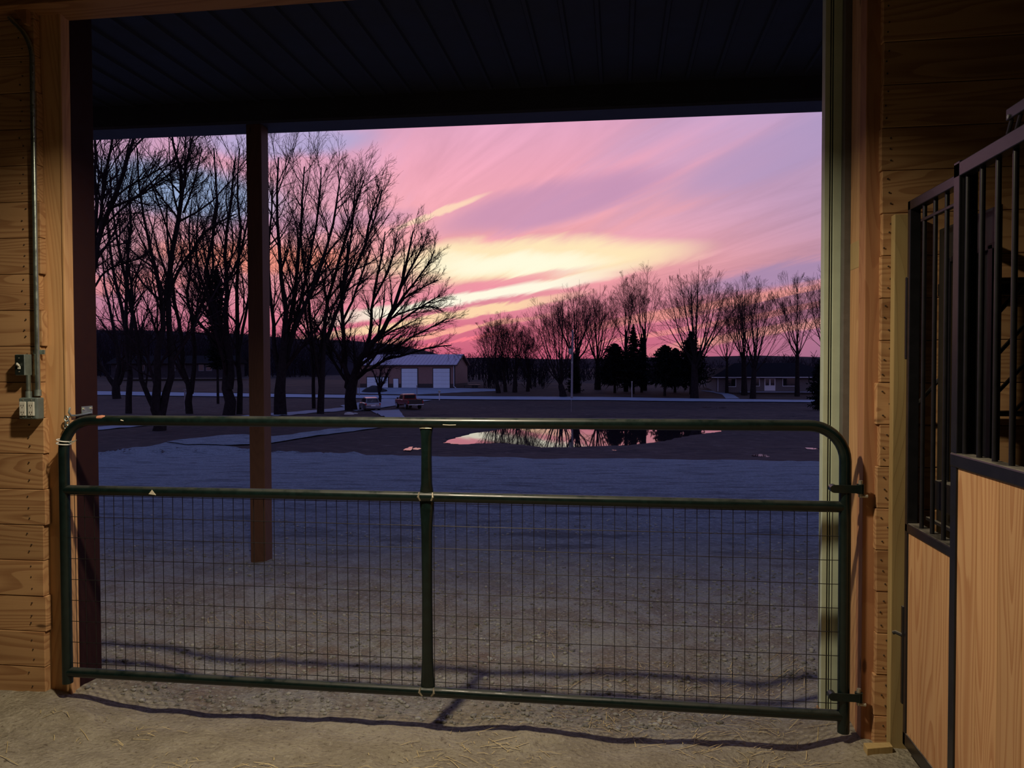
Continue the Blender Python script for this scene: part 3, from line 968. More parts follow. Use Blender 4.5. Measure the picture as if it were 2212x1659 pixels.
# ================================================================== STALL FRONT (right)
def stall():
    XS = 1.143
    T = .04
    # ---- far section
    f = empty('stall_door', (XS, 3.0, 0)); L = Vector(f.location)
    tag(f, 'black framed stall door with low pine boards beside the right jamb', 'stall door')
    def P(mb, name, mat, par, root, bevel=0.0, smooth=False):
        o = mb.build(name, mat, par, bevel, smooth)
        o.location = -Vector(root.location) if par is root else (0, 0, 0)
        return o
    y0, y1 = 2.728, 3.24
    P(MB().box((XS, y1 - .028, .06), (XS + T, y1, 2.25)), 'upright', 'black_iron', f, f, .003)
    P(MB().box((XS, y0, .06), (XS + T, y0 + .03, 2.25)), 'upright', 'black_iron', f, f, .003)
    P(MB().box((XS, y0, 2.212), (XS + T, y1, 2.25)), 'top_rail', 'black_iron', f, f, .003)
    P(MB().box((XS, y0, .925), (XS + .055, y1, .965)), 'middle_rail', 'black_iron', f, f, .006)
    P(MB().box((XS, y0, .06), (XS + T, y1, .115)), 'bottom_rail', 'black_iron', f, f, .003)
    P(MB().box((XS + .012, y0, 2.15), (XS + .03, y1 - .1, 2.162)), 'grille_rail', 'black_iron', f, f, .002)
    P(MB().box((XS + .06, y0, .985), (XS + .075, y1 - .05, .998)), 'grille_rail', 'black_iron', f, f, .002)
    bar = MB().tube([(0, 0, .96), (0, 0, 2.22)], .008, 10).mesh('bar', smooth=True)
    for k in range(4):
        o = link('bar', bar, 'black_iron', f); o.location = Vector((XS + .02, y1 - .12 - .1 * k, 0)) - L
    bd = MB().box((-.013, -.0685, .112), (.013, .0685, .93)).mesh('board', .003)
    k = 0
    y = y1 - .028 - .069
    while y > y0 + .05:
        o = link('board', bd, 'stallboard', f); o.location = Vector((XS + .018, y, 0)) - L
        y -= .1375
    P(MB().box((XS - .004, y1 - .004, 1.62), (XS + .02, y1 + .012, 1.95)), 'strike_plate', 'black_iron', f, f, .004)
    P(MB().box((XS - .004, y1, .22), (XS + .016, y1 + .02, .62)), 'strike_plate', 'black_iron', f, f, .004)
    P(MB().tube([(XS + .0, y1 + .01, .50), (XS - .02, y1 + .03, .505), (XS - .028, y1 + .035, .50)], .008, 8), 'latch_finger', 'black_iron', f, f, 0, True)
    # inner feed door grille
    for zz in (1.985, 1.08):
        P(MB().box((XS + .09, y0, zz), (XS + .105, y1 - .12, zz + .02)), 'feed_grille_rail', 'black_iron', f, f, .002)
    for k in range(4):
        yy = y1 - .15 - .11 * k
        P(MB().box((XS + .09, yy - .02, 1.08), (XS + .098, yy + .01, 2.0)), 'feed_grille_slat', 'black_iron', f, f, .001)
    P(MB().box((XS + .108, y0, .93), (XS + .116, y1 - .03, 2.13)), 'light_block_panel', 'black_iron', f, f, .001)  # black sheet added behind the bars to stop lamp light entering the stall
    P(MB().box((XS + .05, 2.75, 1.05), (XS + .09, 3.08, 1.16)), 'latch_case', 'black_iron', f, f, .004)
    # ---- near section
    n = empty('stall_front', (XS - .016, 2.2, 0)); X = XS - .018
    tag(n, 'black barred stall front with tall pine boards nearest the viewer', 'stall front')
    y0, y1 = .4, 2.722
    P(MB().box((X - .022, y1 - .045, .03), (X + .016, y1, 2.268)), 'upright', 'black_iron', n, n, .003)
    P(MB().box((X - .022, y0, 2.215), (X + .016, y1, 2.262)), 'top_rail', 'black_iron', n, n, .003)
    P(MB().box((X - .026, y0, 1.258), (X + .03, y1 - .002, 1.306)), 'middle_rail', 'black_iron', n, n, .006)
    P(MB().box((X - .02, y0, .03), (X + .016, y1, .08)), 'bottom_rail', 'black_iron', n, n, .003)
    bar = MB().tube([(0, 0, 1.30), (0, 0, 2.22)], .0085, 10).mesh('bar', smooth=True)
    for k in range(20):
        o = link('bar', bar, 'black_iron', n); o.location = Vector((X, 2.666 - .1 * k, 0)) - Vector(n.location)
    bd = MB().box((-.013, -.0685, .07), (.013, .0685, 1.262)).mesh('board', .003)
    y = y1 - .045 - .069
    while y > y0:
        o = link('board', bd, 'stallboard', n); o.location = Vector((X - .004, y, 0)) - Vector(n.location)
        y -= .1375
    # bracket standing on the top rail
    P(MB().box((X + .02, 2.24, 2.262), (X + .09, 2.245, 2.345)), 'bracket_plate', 'black_iron', n, n, .004)
    P(MB().box((X - .004, 2.25, 2.31), (X + .02, 2.42, 2.345)), 'bracket_arm', 'black_iron', n, n, .003)
    P(MB().tube([(X + .008, 2.44, 2.262), (X + .008, 2.40, 2.33)], .006, 8), 'bracket_strut', 'black_iron', n, n, 0, True)
    P(MB().tube([(X + .008, 2.39, 2.262), (X + .008, 2.35, 2.33)], .006, 8), 'bracket_strut', 'black_iron', n, n, 0, True)
    P(MB().tube([(X - .008, 2.40, 2.318), (X - .001, 2.40, 2.318)], .006, 8), 'bolt', 'galv', n, n, 0, True)
    P(MB().tube([(X - .008, 2.28, 2.325), (X - .001, 2.28, 2.325)], .006, 8), 'bolt', 'galv', n, n, 0, True)
    # ---- studs and offcut
    tag(stick('wall_stud', (1.118, 3.312, -.05), (1.208, 3.353, 2.215), 'treated'), 'pale treated stud nailed to the planks beside the stall door', 'stud')
    w = MB().prism([(-.055, -.02), (.055, .012), (.055, .05), (-.055, .03)], 'z', 0, .03).build('wood_offcut', 'treated', None, .002)
    w.location = (1.06, 3.25, hz(1.06, 3.25) - .004)
    tag(w, 'small pale wood offcut lying at the foot of the right jamb', 'wood offcut')
    # ---- hay rack inside on the plank wall
    hr = empty('hay_rack', (1.75, 3.30, 1.2))
    tag(hr, 'dark metal wall rack with slanting bars seen inside the stall', 'hay rack')
    MB().tube([(-.42, -.34, .70), (.55, -.34, .70)], .012, 8).build('rail', 'black_iron', hr, smooth=True)
    MB().tube([(-.42, .03, .20), (.55, .03, .20)], .012, 8).build('rail', 'black_iron', hr, smooth=True)
    MB().box((-.45, .02, .68), (.58, .05, .73)).build('back_rail', 'black_iron', hr, .003)
    for k in range(8):
        x = -.4 + k * .13
        MB().tube([(x - .16, .03, .20), (x + .10, -.34, .70)], .008, 8).build('slanting_bar', 'black_iron', hr, smooth=True)
    # stall divider in the dark
    shell('stall_partition', (1.6, -2.2, -.1), (4.2, -2.1, 3.0), 'dark partition at the rear of the stall', 'partition')
stall()

# barn lamp body
lb = empty('barn_lamp', LAMP)
tag(lb, 'round downward facing lamp under the barn ceiling by the doorway', 'lamp')
MB().tube([(0, 0, .012), (0, 0, .05), (0, 0, .10)], [.13, .12, .05], 24).build('housing', 'galv', lb, smooth=True)
MB().tube([(0, 0, .10), (0, 0, .90)], .012, 8).build('stem', 'galv', lb)
rim = MB()
rim.loft([[(r_ * math.cos(t), r_ * math.sin(t), z_) for t in [2 * math.pi * j / 40 for j in range(40)]] for r_, z_ in ((.12, .05), (.168, .02), (.172, -.070), (.176, -.070), (.172, .024), (.124, .056))], caps=False)
rim.build('shade', 'car_black', lb, smooth=True)

# ================================================================== GROUND LITTER
def litter():
    # pebbles
    n = 15000
    D = 3.5 + rng.random(n) ** 1.5 * 6.5
    U = rng.uniform(-.75, .55, n)
    X = U * D * CY - D * SY; Y = U * D * SY + D * CY
    clump = vnoise(X, Y, 1.3) + .35 * vnoise(X, Y, 3.1)
    keep = (Y > 3.46) & (clump > -.22 + .2 * rng.random(n)) & (X > -6) & ~((X < -2.66) & (Y < 3.8)) & ~((X > .88) & (Y < 3.85))
    X = X[keep]; Y = Y[keep]; n = len(X)
    S = .0035 + .012 * rng.random(n) ** 3.5
    ico = bmesh.new(); bmesh.ops.create_icosphere(ico, subdivisions=1, radius=1.0)
    iv = np.array([v.co[:] for v in ico.verts]); it = np.array([[v.index for v in f.verts] for f in ico.faces]); ico.free()
    k = len(iv)
    sc = np.stack([S * rng.uniform(.8, 1.6, n), S * rng.uniform(.8, 1.3, n), S * rng.uniform(.45, .8, n)], -1)
    jit = 1 + .28 * (rng.random((n, k, 1)) - .5)
    V = iv[None] * jit * sc[:, None, :]
    a = rng.uniform(0, 6.28, n); ca, sa = np.cos(a)[:, None], np.sin(a)[:, None]
    V = np.stack([V[..., 0] * ca - V[..., 1] * sa, V[..., 0] * sa + V[..., 1] * ca, V[..., 2]], -1)
    Z = H(X, Y) + S * .25
    V += np.stack([X, Y, Z], -1)[:, None, :]
    F = (it[None] + (np.arange(n) * k)[:, None, None]).reshape(-1, 3)
    tag(link('gravel_pebbles', np_mesh('gravel_pebbles', V.reshape(-1, 3), None, F), 'pebble'), 'loose gravel pebbles scattered outside the gate', 'gravel', kind='stuff')
    # straw
    n = 6500
    U = rng.uniform(-.72, .62, n)
    D = 2.55 + rng.random(n) ** 1.25 * 3.3
    X = U * D * CY - D * SY; Y = U * D * SY + D * CY
    cl = vnoise(X, Y, 1.9)
    keep = (cl > -.05 + .3 * rng.random(n)) & (X > -2.7) & (X < 1.0)
    X = X[keep]; Y = Y[keep]; n = len(X)
    L = .015 + .13 * rng.random(n) ** 2.4
    a = rng.uniform(-.9, .9, n) + (rng.random(n) < .25) * 1.3
    dx = np.cos(a) * L / 2; dy = np.sin(a) * L / 2
    w = .0014
    nx = -np.sin(a) * w; ny = np.cos(a) * w
    V = np.zeros((n, 6, 3))
    zc = H(X, Y)
    bow = rng.random(n) * .012
    for i, (t, sgn) in enumerate(((-1, -1), (-1, 1), (0, -1), (0, 1), (1, -1), (1, 1))):
        V[:, i, 0] = X + dx * t + nx * sgn + (ny * 3 * (t == 0))
        V[:, i, 1] = Y + dy * t + ny * sgn
        V[:, i, 2] = np.where(t == 0, zc + bow, H(X + dx * t, Y + dy * t)) + .0035
    b = (np.arange(n) * 6)[:, None]
    Q = np.concatenate([b + np.array([[0, 2, 3, 1]]), b + np.array([[2, 4, 5, 3]])])
    tag(link('straw', np_mesh('straw', V.reshape(-1, 3), Q), 'straw'), 'bits of straw scattered over the barn floor and gateway', 'straw', kind='stuff')
litter()

# ================================================================== TREES
UP = np.array([0, 0, 1.0])
def norm(v): return v / (np.linalg.norm(v, axis=-1, keepdims=True) + 1e-9)
def tubes(P, Rr, S):
    """P (M,K,3), Rr (M,K): batch of tubes with S sides"""
    Mn, K, _ = P.shape
    T = np.gradient(P, axis=1)
    T = norm(T)
    ref = np.where(np.abs(T[..., 2:3]) < .9, UP, np.array([1.0, 0, 0]))
    ref = np.broadcast_to(ref[:, :1], T.shape)
    A = norm(np.cross(T, ref)); B = np.cross(T, A)
    th = np.arange(S) * 2 * math.pi / S
    V = P[:, :, None, :] + Rr[:, :, None, None] * (A[:, :, None, :] * np.cos(th)[None, None, :, None] + B[:, :, None, :] * np.sin(th)[None, None, :, None])
    idx = np.arange(Mn * K * S).reshape(Mn, K, S)
    nx = np.roll(idx, -1, axis=2)
    Q = np.stack([idx[:, :-1], nx[:, :-1], nx[:, 1:], idx[:, 1:]], -1).reshape(-1, 4)
    return V.reshape(-1, 3), Q
def join(parts):
    vs, qs, k = [], [], 0
    for v, q in parts:
        vs.append(v); qs.append(q + k); k += len(v)
    return np.concatenate(vs), np.concatenate(qs)
def resample(pts, rad, K):
    pts = np.asarray(pts, float); rad = np.asarray(rad, float)
    n = len(pts)
    # Catmull-Rom through the points
    P = np.vstack([2 * pts[0] - pts[1], pts, 2 * pts[-1] - pts[-2]])
    t = np.linspace(0, n - 1 - 1e-6, K); i = t.astype(int); f = (t - i)[:, None]
    a, b, c, d = P[i], P[i + 1], P[i + 2], P[i + 3]
    q = .5 * ((2 * b) + (c - a) * f + (2 * a - 5 * b + 4 * c - d) * f ** 2 + (3 * b - 3 * c + d - a) * f ** 3)
    return q, np.interp(t, np.arange(n), rad)
def grow(rg, P, Rr, nch, tmin, tmax, ang, lens, K, rfac, rend, trop, wig, tpow=1.0, tipf=.5, remain=None):
    """children for every branch of a batch"""
    Mn, Kp, _ = P.shape
    t = tmin + (tmax - tmin) * ((np.arange(nch)[None] + rg.random((Mn, nch))) / nch) ** tpow
    s = t * (Kp - 1); i = np.minimum(s.astype(int), Kp - 2); f = (s - i)[..., None]
    mi = np.arange(Mn)[:, None]
    p0 = P[mi, i] * (1 - f) + P[mi, i + 1] * f
    tan = norm(P[mi, i + 1] - P[mi, i])
    r0 = (Rr[mi, i] * (1 - f[..., 0]) + Rr[mi, i + 1] * f[..., 0])
    plen = np.linalg.norm(np.diff(P, axis=1), axis=2).sum(1)[:, None]
    rv = norm(rg.normal(size=(Mn, nch, 3)))
    side = norm(np.cross(tan, rv))
    a = R(1) * (ang[0] + (ang[1] - ang[0]) * rg.random((Mn, nch)))[..., None]
    d = norm(tan * np.cos(a) + side * np.sin(a))
    L = plen * (lens[0] + (lens[1] - lens[0]) * rg.random((Mn, nch))) * (1.1 - tipf * t)
    if remain is not None:
        L = plen * ((1 - t) * (lens[0] + (lens[1] - lens[0]) * rg.random((Mn, nch))) + remain)
    d = d.reshape(-1, 3); L = L.reshape(-1); p = p0.reshape(-1, 3); r0 = r0.reshape(-1)
    out = np.zeros((len(p), K, 3)); out[:, 0] = p
    for k in range(1, K):
        d = norm(d + UP * trop + rg.normal(size=d.shape) * wig)
        out[:, k] = out[:, k - 1] + d * (L / (K - 1))[:, None]
    rs = np.maximum(np.minimum(r0 * .8, r0 * rfac + .002), rend)
    rad = rs[:, None] + (rend - rs[:, None]) * np.linspace(0, 1, K)[None]
    return out, rad
def tree_mesh(limbs, seed, dens=1.0, twig=.0105, levels=3, spread=1.0, trop=.10, thin=1.0, tstart=.22, tipf=.5):
    """limbs: list of (points, radii). Returns (trunk mesh data, twig mesh data)"""
    rg = np.random.default_rng(seed)
    LP, LR = [], []
    for pts, rad in limbs:
        q, r = resample(pts, rad, 12)
        LP.append(q); LR.append(r)
    LP = np.array(LP); LR = np.array(LR)
    wob = rg.normal(size=LP.shape) * LR[..., None] * .22
    wob[:, 0] = 0
    LP = LP + wob
    trunk = [tubes(LP, LR, 8)]
    tw = []
    b1, r1 = grow(rg, LP, LR, int(14 * dens), tstart, 1.0, (18 * spread, 48 * spread), (.24, .46), 6, .50 * thin, twig * 1.4, trop, .10, tipf=tipf)
    # drop level 1 branches starting from thick trunk
    tw.append(tubes(b1, r1, 4))
    b2, r2 = grow(rg, b1, r1, int(8.5 * dens + .5), .12, 1.0, (20, 50), (.28, .55), 4, .55 * thin, twig, trop * 1.0, .12)
    tw.append(tubes(b2, r2, 3))
    if levels >= 3:
        b3, r3 = grow(rg, b2, r2, 6, .1, 1.0, (20, 48), (.32, .62), 3, .6, twig * .75, trop, .12)
        tw.append(tubes(b3, r3, 3))
    return trunk, tw
def fan_mesh(limbs, seed, twig=.0105, d1=7, d2=7, d3=5):
    """crown of ascending, nearly parallel branches that all reach the outer envelope"""
    rg = np.random.default_rng(seed)
    trunkP, trunkR, LP, LR = [], [], [], []
    for k, (pts, rad) in enumerate(limbs):
        q, r = resample(pts, rad, 12)
        if k == 0: trunkP.append(q); trunkR.append(r)
        else: LP.append(q); LR.append(r)
    LP = np.array(LP); LR = np.array(LR)
    w = rg.normal(size=LP.shape) * .10; w[:, :2] = 0
    LP = LP + np.cumsum(w, axis=1) * .6
    trunk = [tubes(np.array(trunkP), np.array(trunkR), 8), tubes(LP, LR, 6)]
    b1, r1 = grow(rg, LP, LR, d1, .22, .92, (12, 38), (.60, 1.0), 7, .42, twig, .03, .05, remain=.06)
    b2, r2 = grow(rg, b1, r1, d2, .25, .92, (14, 42), (.50, .95), 4, .50, twig * .85, .05, .08, remain=.10)
    b3, r3 = grow(rg, b2, r2, d3, .25, .95, (16, 44), (.45, .85), 3, .7, twig * .7, .06, .08, remain=.16)
    return trunk, [tubes(b1, r1, 3), tubes(b2, r2, 3), tubes(b3, r3, 3)]
def make_tree(name, loc, limbs, seed, label, cat='tree', group=None, **kw):
    trunk, tw = (fan_mesh if kw.pop('fan', False) else tree_mesh)(limbs, seed, **kw)
    root = empty(name, loc)
    tag(root, label, cat, group)
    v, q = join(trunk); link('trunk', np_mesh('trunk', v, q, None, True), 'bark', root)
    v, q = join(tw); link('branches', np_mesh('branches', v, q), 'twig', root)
    return root
def px_tree(name, base, limbs, seed, label, group, D=None, depth_var=.14, **kw):
    """limbs given as lists of (px, py, width_px) read from the photo; each limb gets its own depth wander"""
    rg = random.Random(seed)
    b = ground_hit(*base) if D is None else None
    if D is None: D = depth_of(b)
    else:
        q = at_depth(base[0], base[1], D); b = Vector((q.x, q.y, hz(q.x, q.y)))
    zoff = b.z - .15
    out = []
    f = D / FPX
    for li, lim in enumerate(limbs):
        drift = (rg.random() - .5) * 2 * depth_var
        pts, rad = [], []
        y0 = lim[0][1]
        for (px, py, w) in lim:
            dd = D + drift * max(0, (y0 - py)) * f * 1.0
            q = at_depth(px, py, dd)
            pts.append((q.x - b.x, q.y - b.y, q.z - b.z)); rad.append(max(w * f / 2, .012))
        out.append((pts, rad))
    return make_tree(name, b, out, seed, label, 'tree', group, **kw)

LG = 'bare trees on the left by the lane'
px_tree('bare_tree', (345, 930), [
    [(344, 933, 30), (343, 905, 24), (338, 875, 20), (339, 806, 14), (346, 737, 12), (352, 690, 10), (345, 620, 9), (330, 560, 7), (312, 480, 5), (300, 400, 4), (296, 320, 3)],
    [(338, 890, 15), (330, 875, 12), (309, 829, 10), (300, 779, 9), (295, 720, 8), (280, 640, 7), (262, 560, 6), (245, 470, 4), (238, 380, 3)],
    [(348, 900, 18), (359, 847, 16), (372, 806, 14), (369, 737, 13), (362, 680, 12), (364, 600, 11), (380, 505, 10), (392, 440, 9), (393, 382, 8), (376, 321, 5), (366, 250, 3)],
    [(381, 500, 7), (392, 440, 6), (398, 390, 5), (408, 330, 4), (425, 270, 2)],
    [(366, 640, 7), (385, 585, 7), (412, 545, 6), (440, 505, 5), (478, 478, 4), (510, 462, 2)],
    [(388, 478, 5), (372, 455, 4), (352, 430, 3), (335, 405, 2)],
    [(396, 460, 5), (412, 420, 4), (425, 375, 3), (436, 320, 2)]],
    21, 'largest three-stemmed bare tree, its base showing under the gate top rail at left', LG, dens=1.1)
px_tree('bare_tree', (172, 948), [
    [(168, 950, 34), (172, 850, 26), (180, 700, 20), (192, 610, 14), (206, 555, 12), (216, 505, 11), (238, 450, 10), (262, 395, 9), (274, 345, 8), (292, 290, 6), (305, 220, 4)],
    [(196, 590, 10), (210, 540, 8), (216, 480, 7), (220, 440, 6), (228, 380, 6), (240, 320, 5), (252, 250, 3)],
    [(240, 448, 6), (290, 428, 5), (330, 402, 4), (372, 372, 3), (402, 350, 2)],
    [(232, 440, 5), (275, 405, 4), (318, 380, 4), (352, 362, 3), (390, 350, 2)],
    [(185, 640, 10), (205, 490, 8), (208, 430, 7), (204, 380, 6), (206, 320, 5), (200, 240, 3)],
    [(192, 640, 5), (225, 590, 4), (262, 570, 3), (300, 560, 2)]],
    22, 'tall bare tree whose thick leaning limbs cross the upper left corner beside the red reveal', LG, dens=1.05)
px_tree('bare_tree', (278, 893), [
    [(278, 898, 14), (281, 829, 12), (275, 760, 10), (270, 700, 9), (259, 646, 7), (248, 600, 6), (236, 520, 5), (232, 440, 3)],
    [(279, 800, 8), (272, 720, 8), (273, 640, 7), (276, 560, 6), (283, 480, 5), (278, 420, 4), (290, 350, 2)],
    [(281, 790, 6), (286, 700, 6), (284, 620, 5), (276, 560, 4), (280, 490, 3)]],
    23, 'slim bare tree at left standing between the jamb and the three-stemmed tree', LG, dens=.9)
px_tree('bare_tree', (253, 861), [
    [(253, 864, 18), (251, 835, 16), (258, 800, 11), (252, 740, 8), (240, 680, 6), (226, 610, 4), (220, 540, 2)],
    [(250, 840, 12), (236, 815, 9), (222, 795, 8), (208, 760, 6), (196, 700, 4)],
    [(256, 830, 10), (268, 800, 8), (278, 740, 6), (288, 660, 4), (296, 590, 2)]],
    24, 'low-forked bare tree at the far side of the left lawn', LG, dens=.85, levels=3)
px_tree('bare_tree', (410, 894), [
    [(410, 900, 16), (410, 860, 15), (406, 835, 11), (393, 790, 9), (391, 714, 8), (378, 660, 7), (372, 600, 6), (362, 520, 4), (360, 440, 3)],
    [(412, 850, 12), (416, 829, 10), (421, 760, 9), (414, 703, 8), (437, 657, 7), (449, 618, 6), (462, 570, 5), (458, 500, 4), (470, 420, 3)],
    [(416, 700, 7), (404, 640, 6), (412, 570, 5), (408, 500, 4), (415, 430, 2)],
    [(437, 655, 5), (470, 622, 4), (500, 600, 3), (525, 560, 2)]],
    25, 'forked bare tree midway between the three-stemmed tree and the canopy post', LG, dens=1.0)
px_tree('bare_tree', (494, 896), [
    [(494, 900, 28), (492, 860, 24), (489, 829, 20), (487, 760, 15), (470, 685, 11), (456, 620, 9), (446, 560, 7), (470, 470, 5), (466, 400, 4), (462, 320, 3)],
    [(496, 840, 16), (499, 783, 14), (486, 692, 11), (490, 611, 9), (486, 540, 7), (500, 430, 5), (508, 340, 3)],
    [(488, 790, 8), (470, 720, 7), (458, 660, 6), (430, 590, 5), (424, 520, 4), (430, 440, 2)],
    [(490, 610, 6), (515, 560, 5), (530, 500, 4), (545, 430, 3), (548, 360, 2)],
    [(468, 690, 6), (440, 640, 5), (412, 600, 4), (392, 560, 2)]],
    26, 'thick-trunked bare tree immediately left of the canopy post', LG, dens=1.1)
px_tree('bare_tree', (517, 895), [
    [(517, 900, 14), (519, 850, 12), (516, 780, 10), (515, 700, 9), (512, 600, 7), (520, 500, 5), (512, 410, 4), (518, 320, 2)],
    [(516, 760, 7), (528, 690, 6), (540, 620, 5), (548, 540, 4), (552, 450, 2)]],
    27, 'narrow bare tree touching the left edge of the canopy post', LG, dens=.9)
px_tree('bare_tree', (606, 896), [
    [(606, 901, 30), (606, 860, 26), (607, 820, 22), (612, 760, 16), (617, 700, 12), (610, 610, 9), (601, 520, 7), (598, 430, 5), (602, 340, 3)],
    [(612, 800, 14), (624, 755, 12), (640, 700, 10), (668, 640, 9), (694, 570, 7), (718, 490, 5), (728, 430, 4), (735, 380, 2)],
    [(614, 760, 10), (628, 680, 9), (640, 600, 8), (648, 520, 6), (652, 440, 4), (658, 360, 3)],
    [(603, 800, 12), (592, 730, 9), (586, 650, 7), (580, 560, 6), (586, 470, 4), (590, 390, 2)],
    [(624, 745, 8), (646, 670, 7), (662, 590, 6), (680, 500, 5), (690, 420, 3), (694, 360, 2)]],
    28, 'broad bare tree immediately right of the canopy post', LG, dens=1.15)
px_tree('bare_tree', (692, 894), [
    [(692, 900, 17), (694, 850, 15), (697, 790, 12), (703, 737, 10), (704, 669, 8), (718, 610, 7), (742, 530, 6), (762, 460, 5), (786, 390, 3)],
    [(692, 835, 9), (686, 790, 8), (672, 715, 7), (666, 640, 6), (654, 560, 4), (648, 480, 3)],
    [(704, 740, 9), (726, 676, 8), (752, 616, 7), (784, 540, 6), (800, 470, 4), (822, 410, 2)],
    [(740, 640, 6), (752, 560, 5), (762, 470, 4), (768, 390, 2)],
    [(768, 580, 5), (796, 510, 4), (815, 450, 3), (826, 410, 2)]],
    29, 'slender vase-shaped bare tree between the canopy post and the big spreading tree', LG, dens=1.1)
px_tree('bare_tree', (678, 882), [
    [(678, 884, 9), (677, 830, 8), (674, 780, 7), (668, 720, 5), (655, 650, 4), (650, 580, 2)],
    [(677, 820, 5), (690, 760, 5), (700, 700, 4), (712, 640, 3), (720, 580, 2)]],
    30, 'thin young bare tree behind the slender vase-shaped tree', LG, dens=.8)
px_tree('bare_tree', (759, 887), [
    [(759, 889, 30), (758, 860, 25), (757, 838, 23), (766, 822, 20), (771, 795, 15), (791, 756, 13), (817, 728, 11), (846, 676, 9), (866, 620, 7), (880, 560, 5), (892, 500, 3)],
    [(755, 840, 15), (751, 825, 11), (743, 760, 9), (741, 692, 8), (738, 640, 7), (746, 580, 5), (752, 520, 3)],
    [(752, 832, 9), (743, 815, 8), (722, 783, 6), (707, 749, 5), (690, 710, 4), (672, 690, 2)],
    [(770, 818, 9), (790, 803, 7), (807, 795, 6), (835, 774, 6), (869, 769, 5), (926, 751, 4), (975, 746, 2)],
    [(786, 770, 8), (815, 762, 6), (858, 749, 5), (892, 726, 4), (936, 705, 3), (965, 688, 2)],
    [(796, 745, 8), (803, 700, 7), (804, 660, 6), (812, 610, 5), (826, 550, 4), (832, 500, 2)],
    [(842, 685, 6), (872, 640, 6), (900, 605, 4), (925, 570, 3), (940, 540, 2)],
    [(815, 730, 5), (850, 705, 5), (895, 672, 4), (930, 650, 3), (950, 640, 2)],
    [(846, 676, 5), (880, 640, 4), (915, 620, 3), (946, 604, 2)],
    [(866, 620, 5), (895, 565, 4), (912, 535, 3), (922, 512, 2)],
    [(806, 650, 5), (838, 585, 4), (852, 540, 3), (858, 500, 2)],
    [(838, 690, 4), (880, 672, 3), (922, 662, 3), (952, 668, 2)],
    [(742, 690, 6), (765, 640, 5), (782, 590, 4), (800, 540, 3)],
    [(743, 760, 4), (720, 700, 4), (706, 650, 3), (700, 600, 2)]],
    31, 'big spreading bare tree beside the parked car, boughs reaching over the tan shop', LG, dens=1.12)
px_tree('bare_tree', (820, 870), [
    [(820, 871, 7), (820, 850, 6), (819, 838, 5), (812, 820, 3), (804, 800, 2)],
    [(820, 845, 5), (826, 830, 4), (834, 812, 3), (842, 795, 2)],
    [(819, 842, 4), (820, 820, 3), (822, 798, 2)]],
    32, 'small young bare tree standing in front of the shop doors behind the silver car', LG, dens=.8, twig=.012)

# --- right hand trees: seeded vase shaped crowns
def vase(seed, h, crown, trunk_r, fork=.18, n=7, lean=0.0, up=1.0):
    rg = random.Random(seed)
    limbs = []
    fz = h * fork
    top = fz * 1.25
    limbs.append(([(0, 0, -.2), (.02 * h * lean, 0, fz * .5), (.05 * h * lean, 0, fz), (.055 * h * lean, 0, top)],
                  [trunk_r * 1.3, trunk_r, trunk_r * .85, trunk_r * .5]))
    for k in range(n):
        a = 2 * math.pi * (k * .618 + rg.random() * .15)
        z0 = fz * rg.uniform(.75, 1.2)
        rr = crown * math.sqrt((k + .25) / n) * rg.uniform(.85, 1.05)
        hh = h * rg.uniform(.93, 1.02) * math.sqrt(max(.3, 1 - .55 * (rr / crown) ** 2))
        x0 = .05 * h * lean * z0 / fz
        xe = rr * math.cos(a) + .10 * h * lean; ye = rr * math.sin(a)
        r0 = trunk_r * rg.uniform(.26, .40)
        limbs.append(([(x0, 0, z0), (x0 + (xe - x0) * .30, ye * .30, z0 + (hh - z0) * .20), (x0 + (xe - x0) * .68, ye * .68, z0 + (hh - z0) * .55), (xe, ye, hh)],
                      [r0, r0 * .66, r0 * .32, .012]))
    return limbs
RG = 'bare trees across the road on the right'
def vase_tree(seed, base, top_y, half_px, w_px, label, D=None, fork=.2, n=7, lean=0.0, dens=.95, spread=1.0):
    b = ground_hit(*base)
    D = depth_of(b)
    f = D / FPX
    h = (base[1] - top_y) * f
    lim = vase(seed, h * .97, half_px * f * 1.06, w_px * f / 2, fork, n + 2, lean)
    # turn so that x is the picture's horizontal
    lim = [([(x * CY - y * SY, x * SY + y * CY, z) for x, y, z in P], r) for P, r in lim]
    return make_tree('bare_tree', b, lim, seed, label, 'tree', RG, fan=True)
vase_tree(41, (1077, 849), 668, 42, 9, 'left-leaning bare tree nearest the tan shop on the right side', lean=-.9, n=6)
vase_tree(42, (1092, 847), 655, 36, 7, 'thin bare tree second from the tan shop', lean=-.4, n=5)
vase_tree(43, (1112, 848), 672, 40, 9, 'twiggy bare tree third from the tan shop', lean=.1, n=6)
vase_tree(44, (1140, 846), 690, 36, 7, 'low bare tree just left of the wide low-forked tree', lean=.2, n=6)
vase_tree(45, (1217, 858), 612, 92, 14, 'wide bare tree with a low fork beside the utility pole', fork=.10, n=9, lean=-.45, dens=1.1)
vase_tree(46, (1246, 848), 596, 58, 13, 'dark bare tree directly behind the utility pole', fork=.3, n=8, dens=1.1)
vase_tree(47, (1291, 842), 598, 52, 12, 'bare tree with a round crown right of the utility pole', fork=.22, n=8, dens=1.1)
vase_tree(48, (1352, 846), 575, 38, 8, 'tall narrow bare tree behind the broad cedar', fork=.4, n=6)
vase_tree(49, (1392, 844), 556, 40, 9, 'tall narrow bare tree between the two spruces', fork=.38, n=6)
vase_tree(50, (1500, 861), 545, 92, 15, 'largest bare tree on the right, rising from the evergreens', fork=.24, n=11, dens=1.2)
vase_tree(51, (1570, 850), 640, 50, 6, 'small bare tree left of the ranch house roof', fork=.3, n=6)
vase_tree(52, (1608, 854), 578, 58, 11, 'bare tree on the ranch lawn, left of the pair before the house', fork=.28, n=7, lean=-.15)
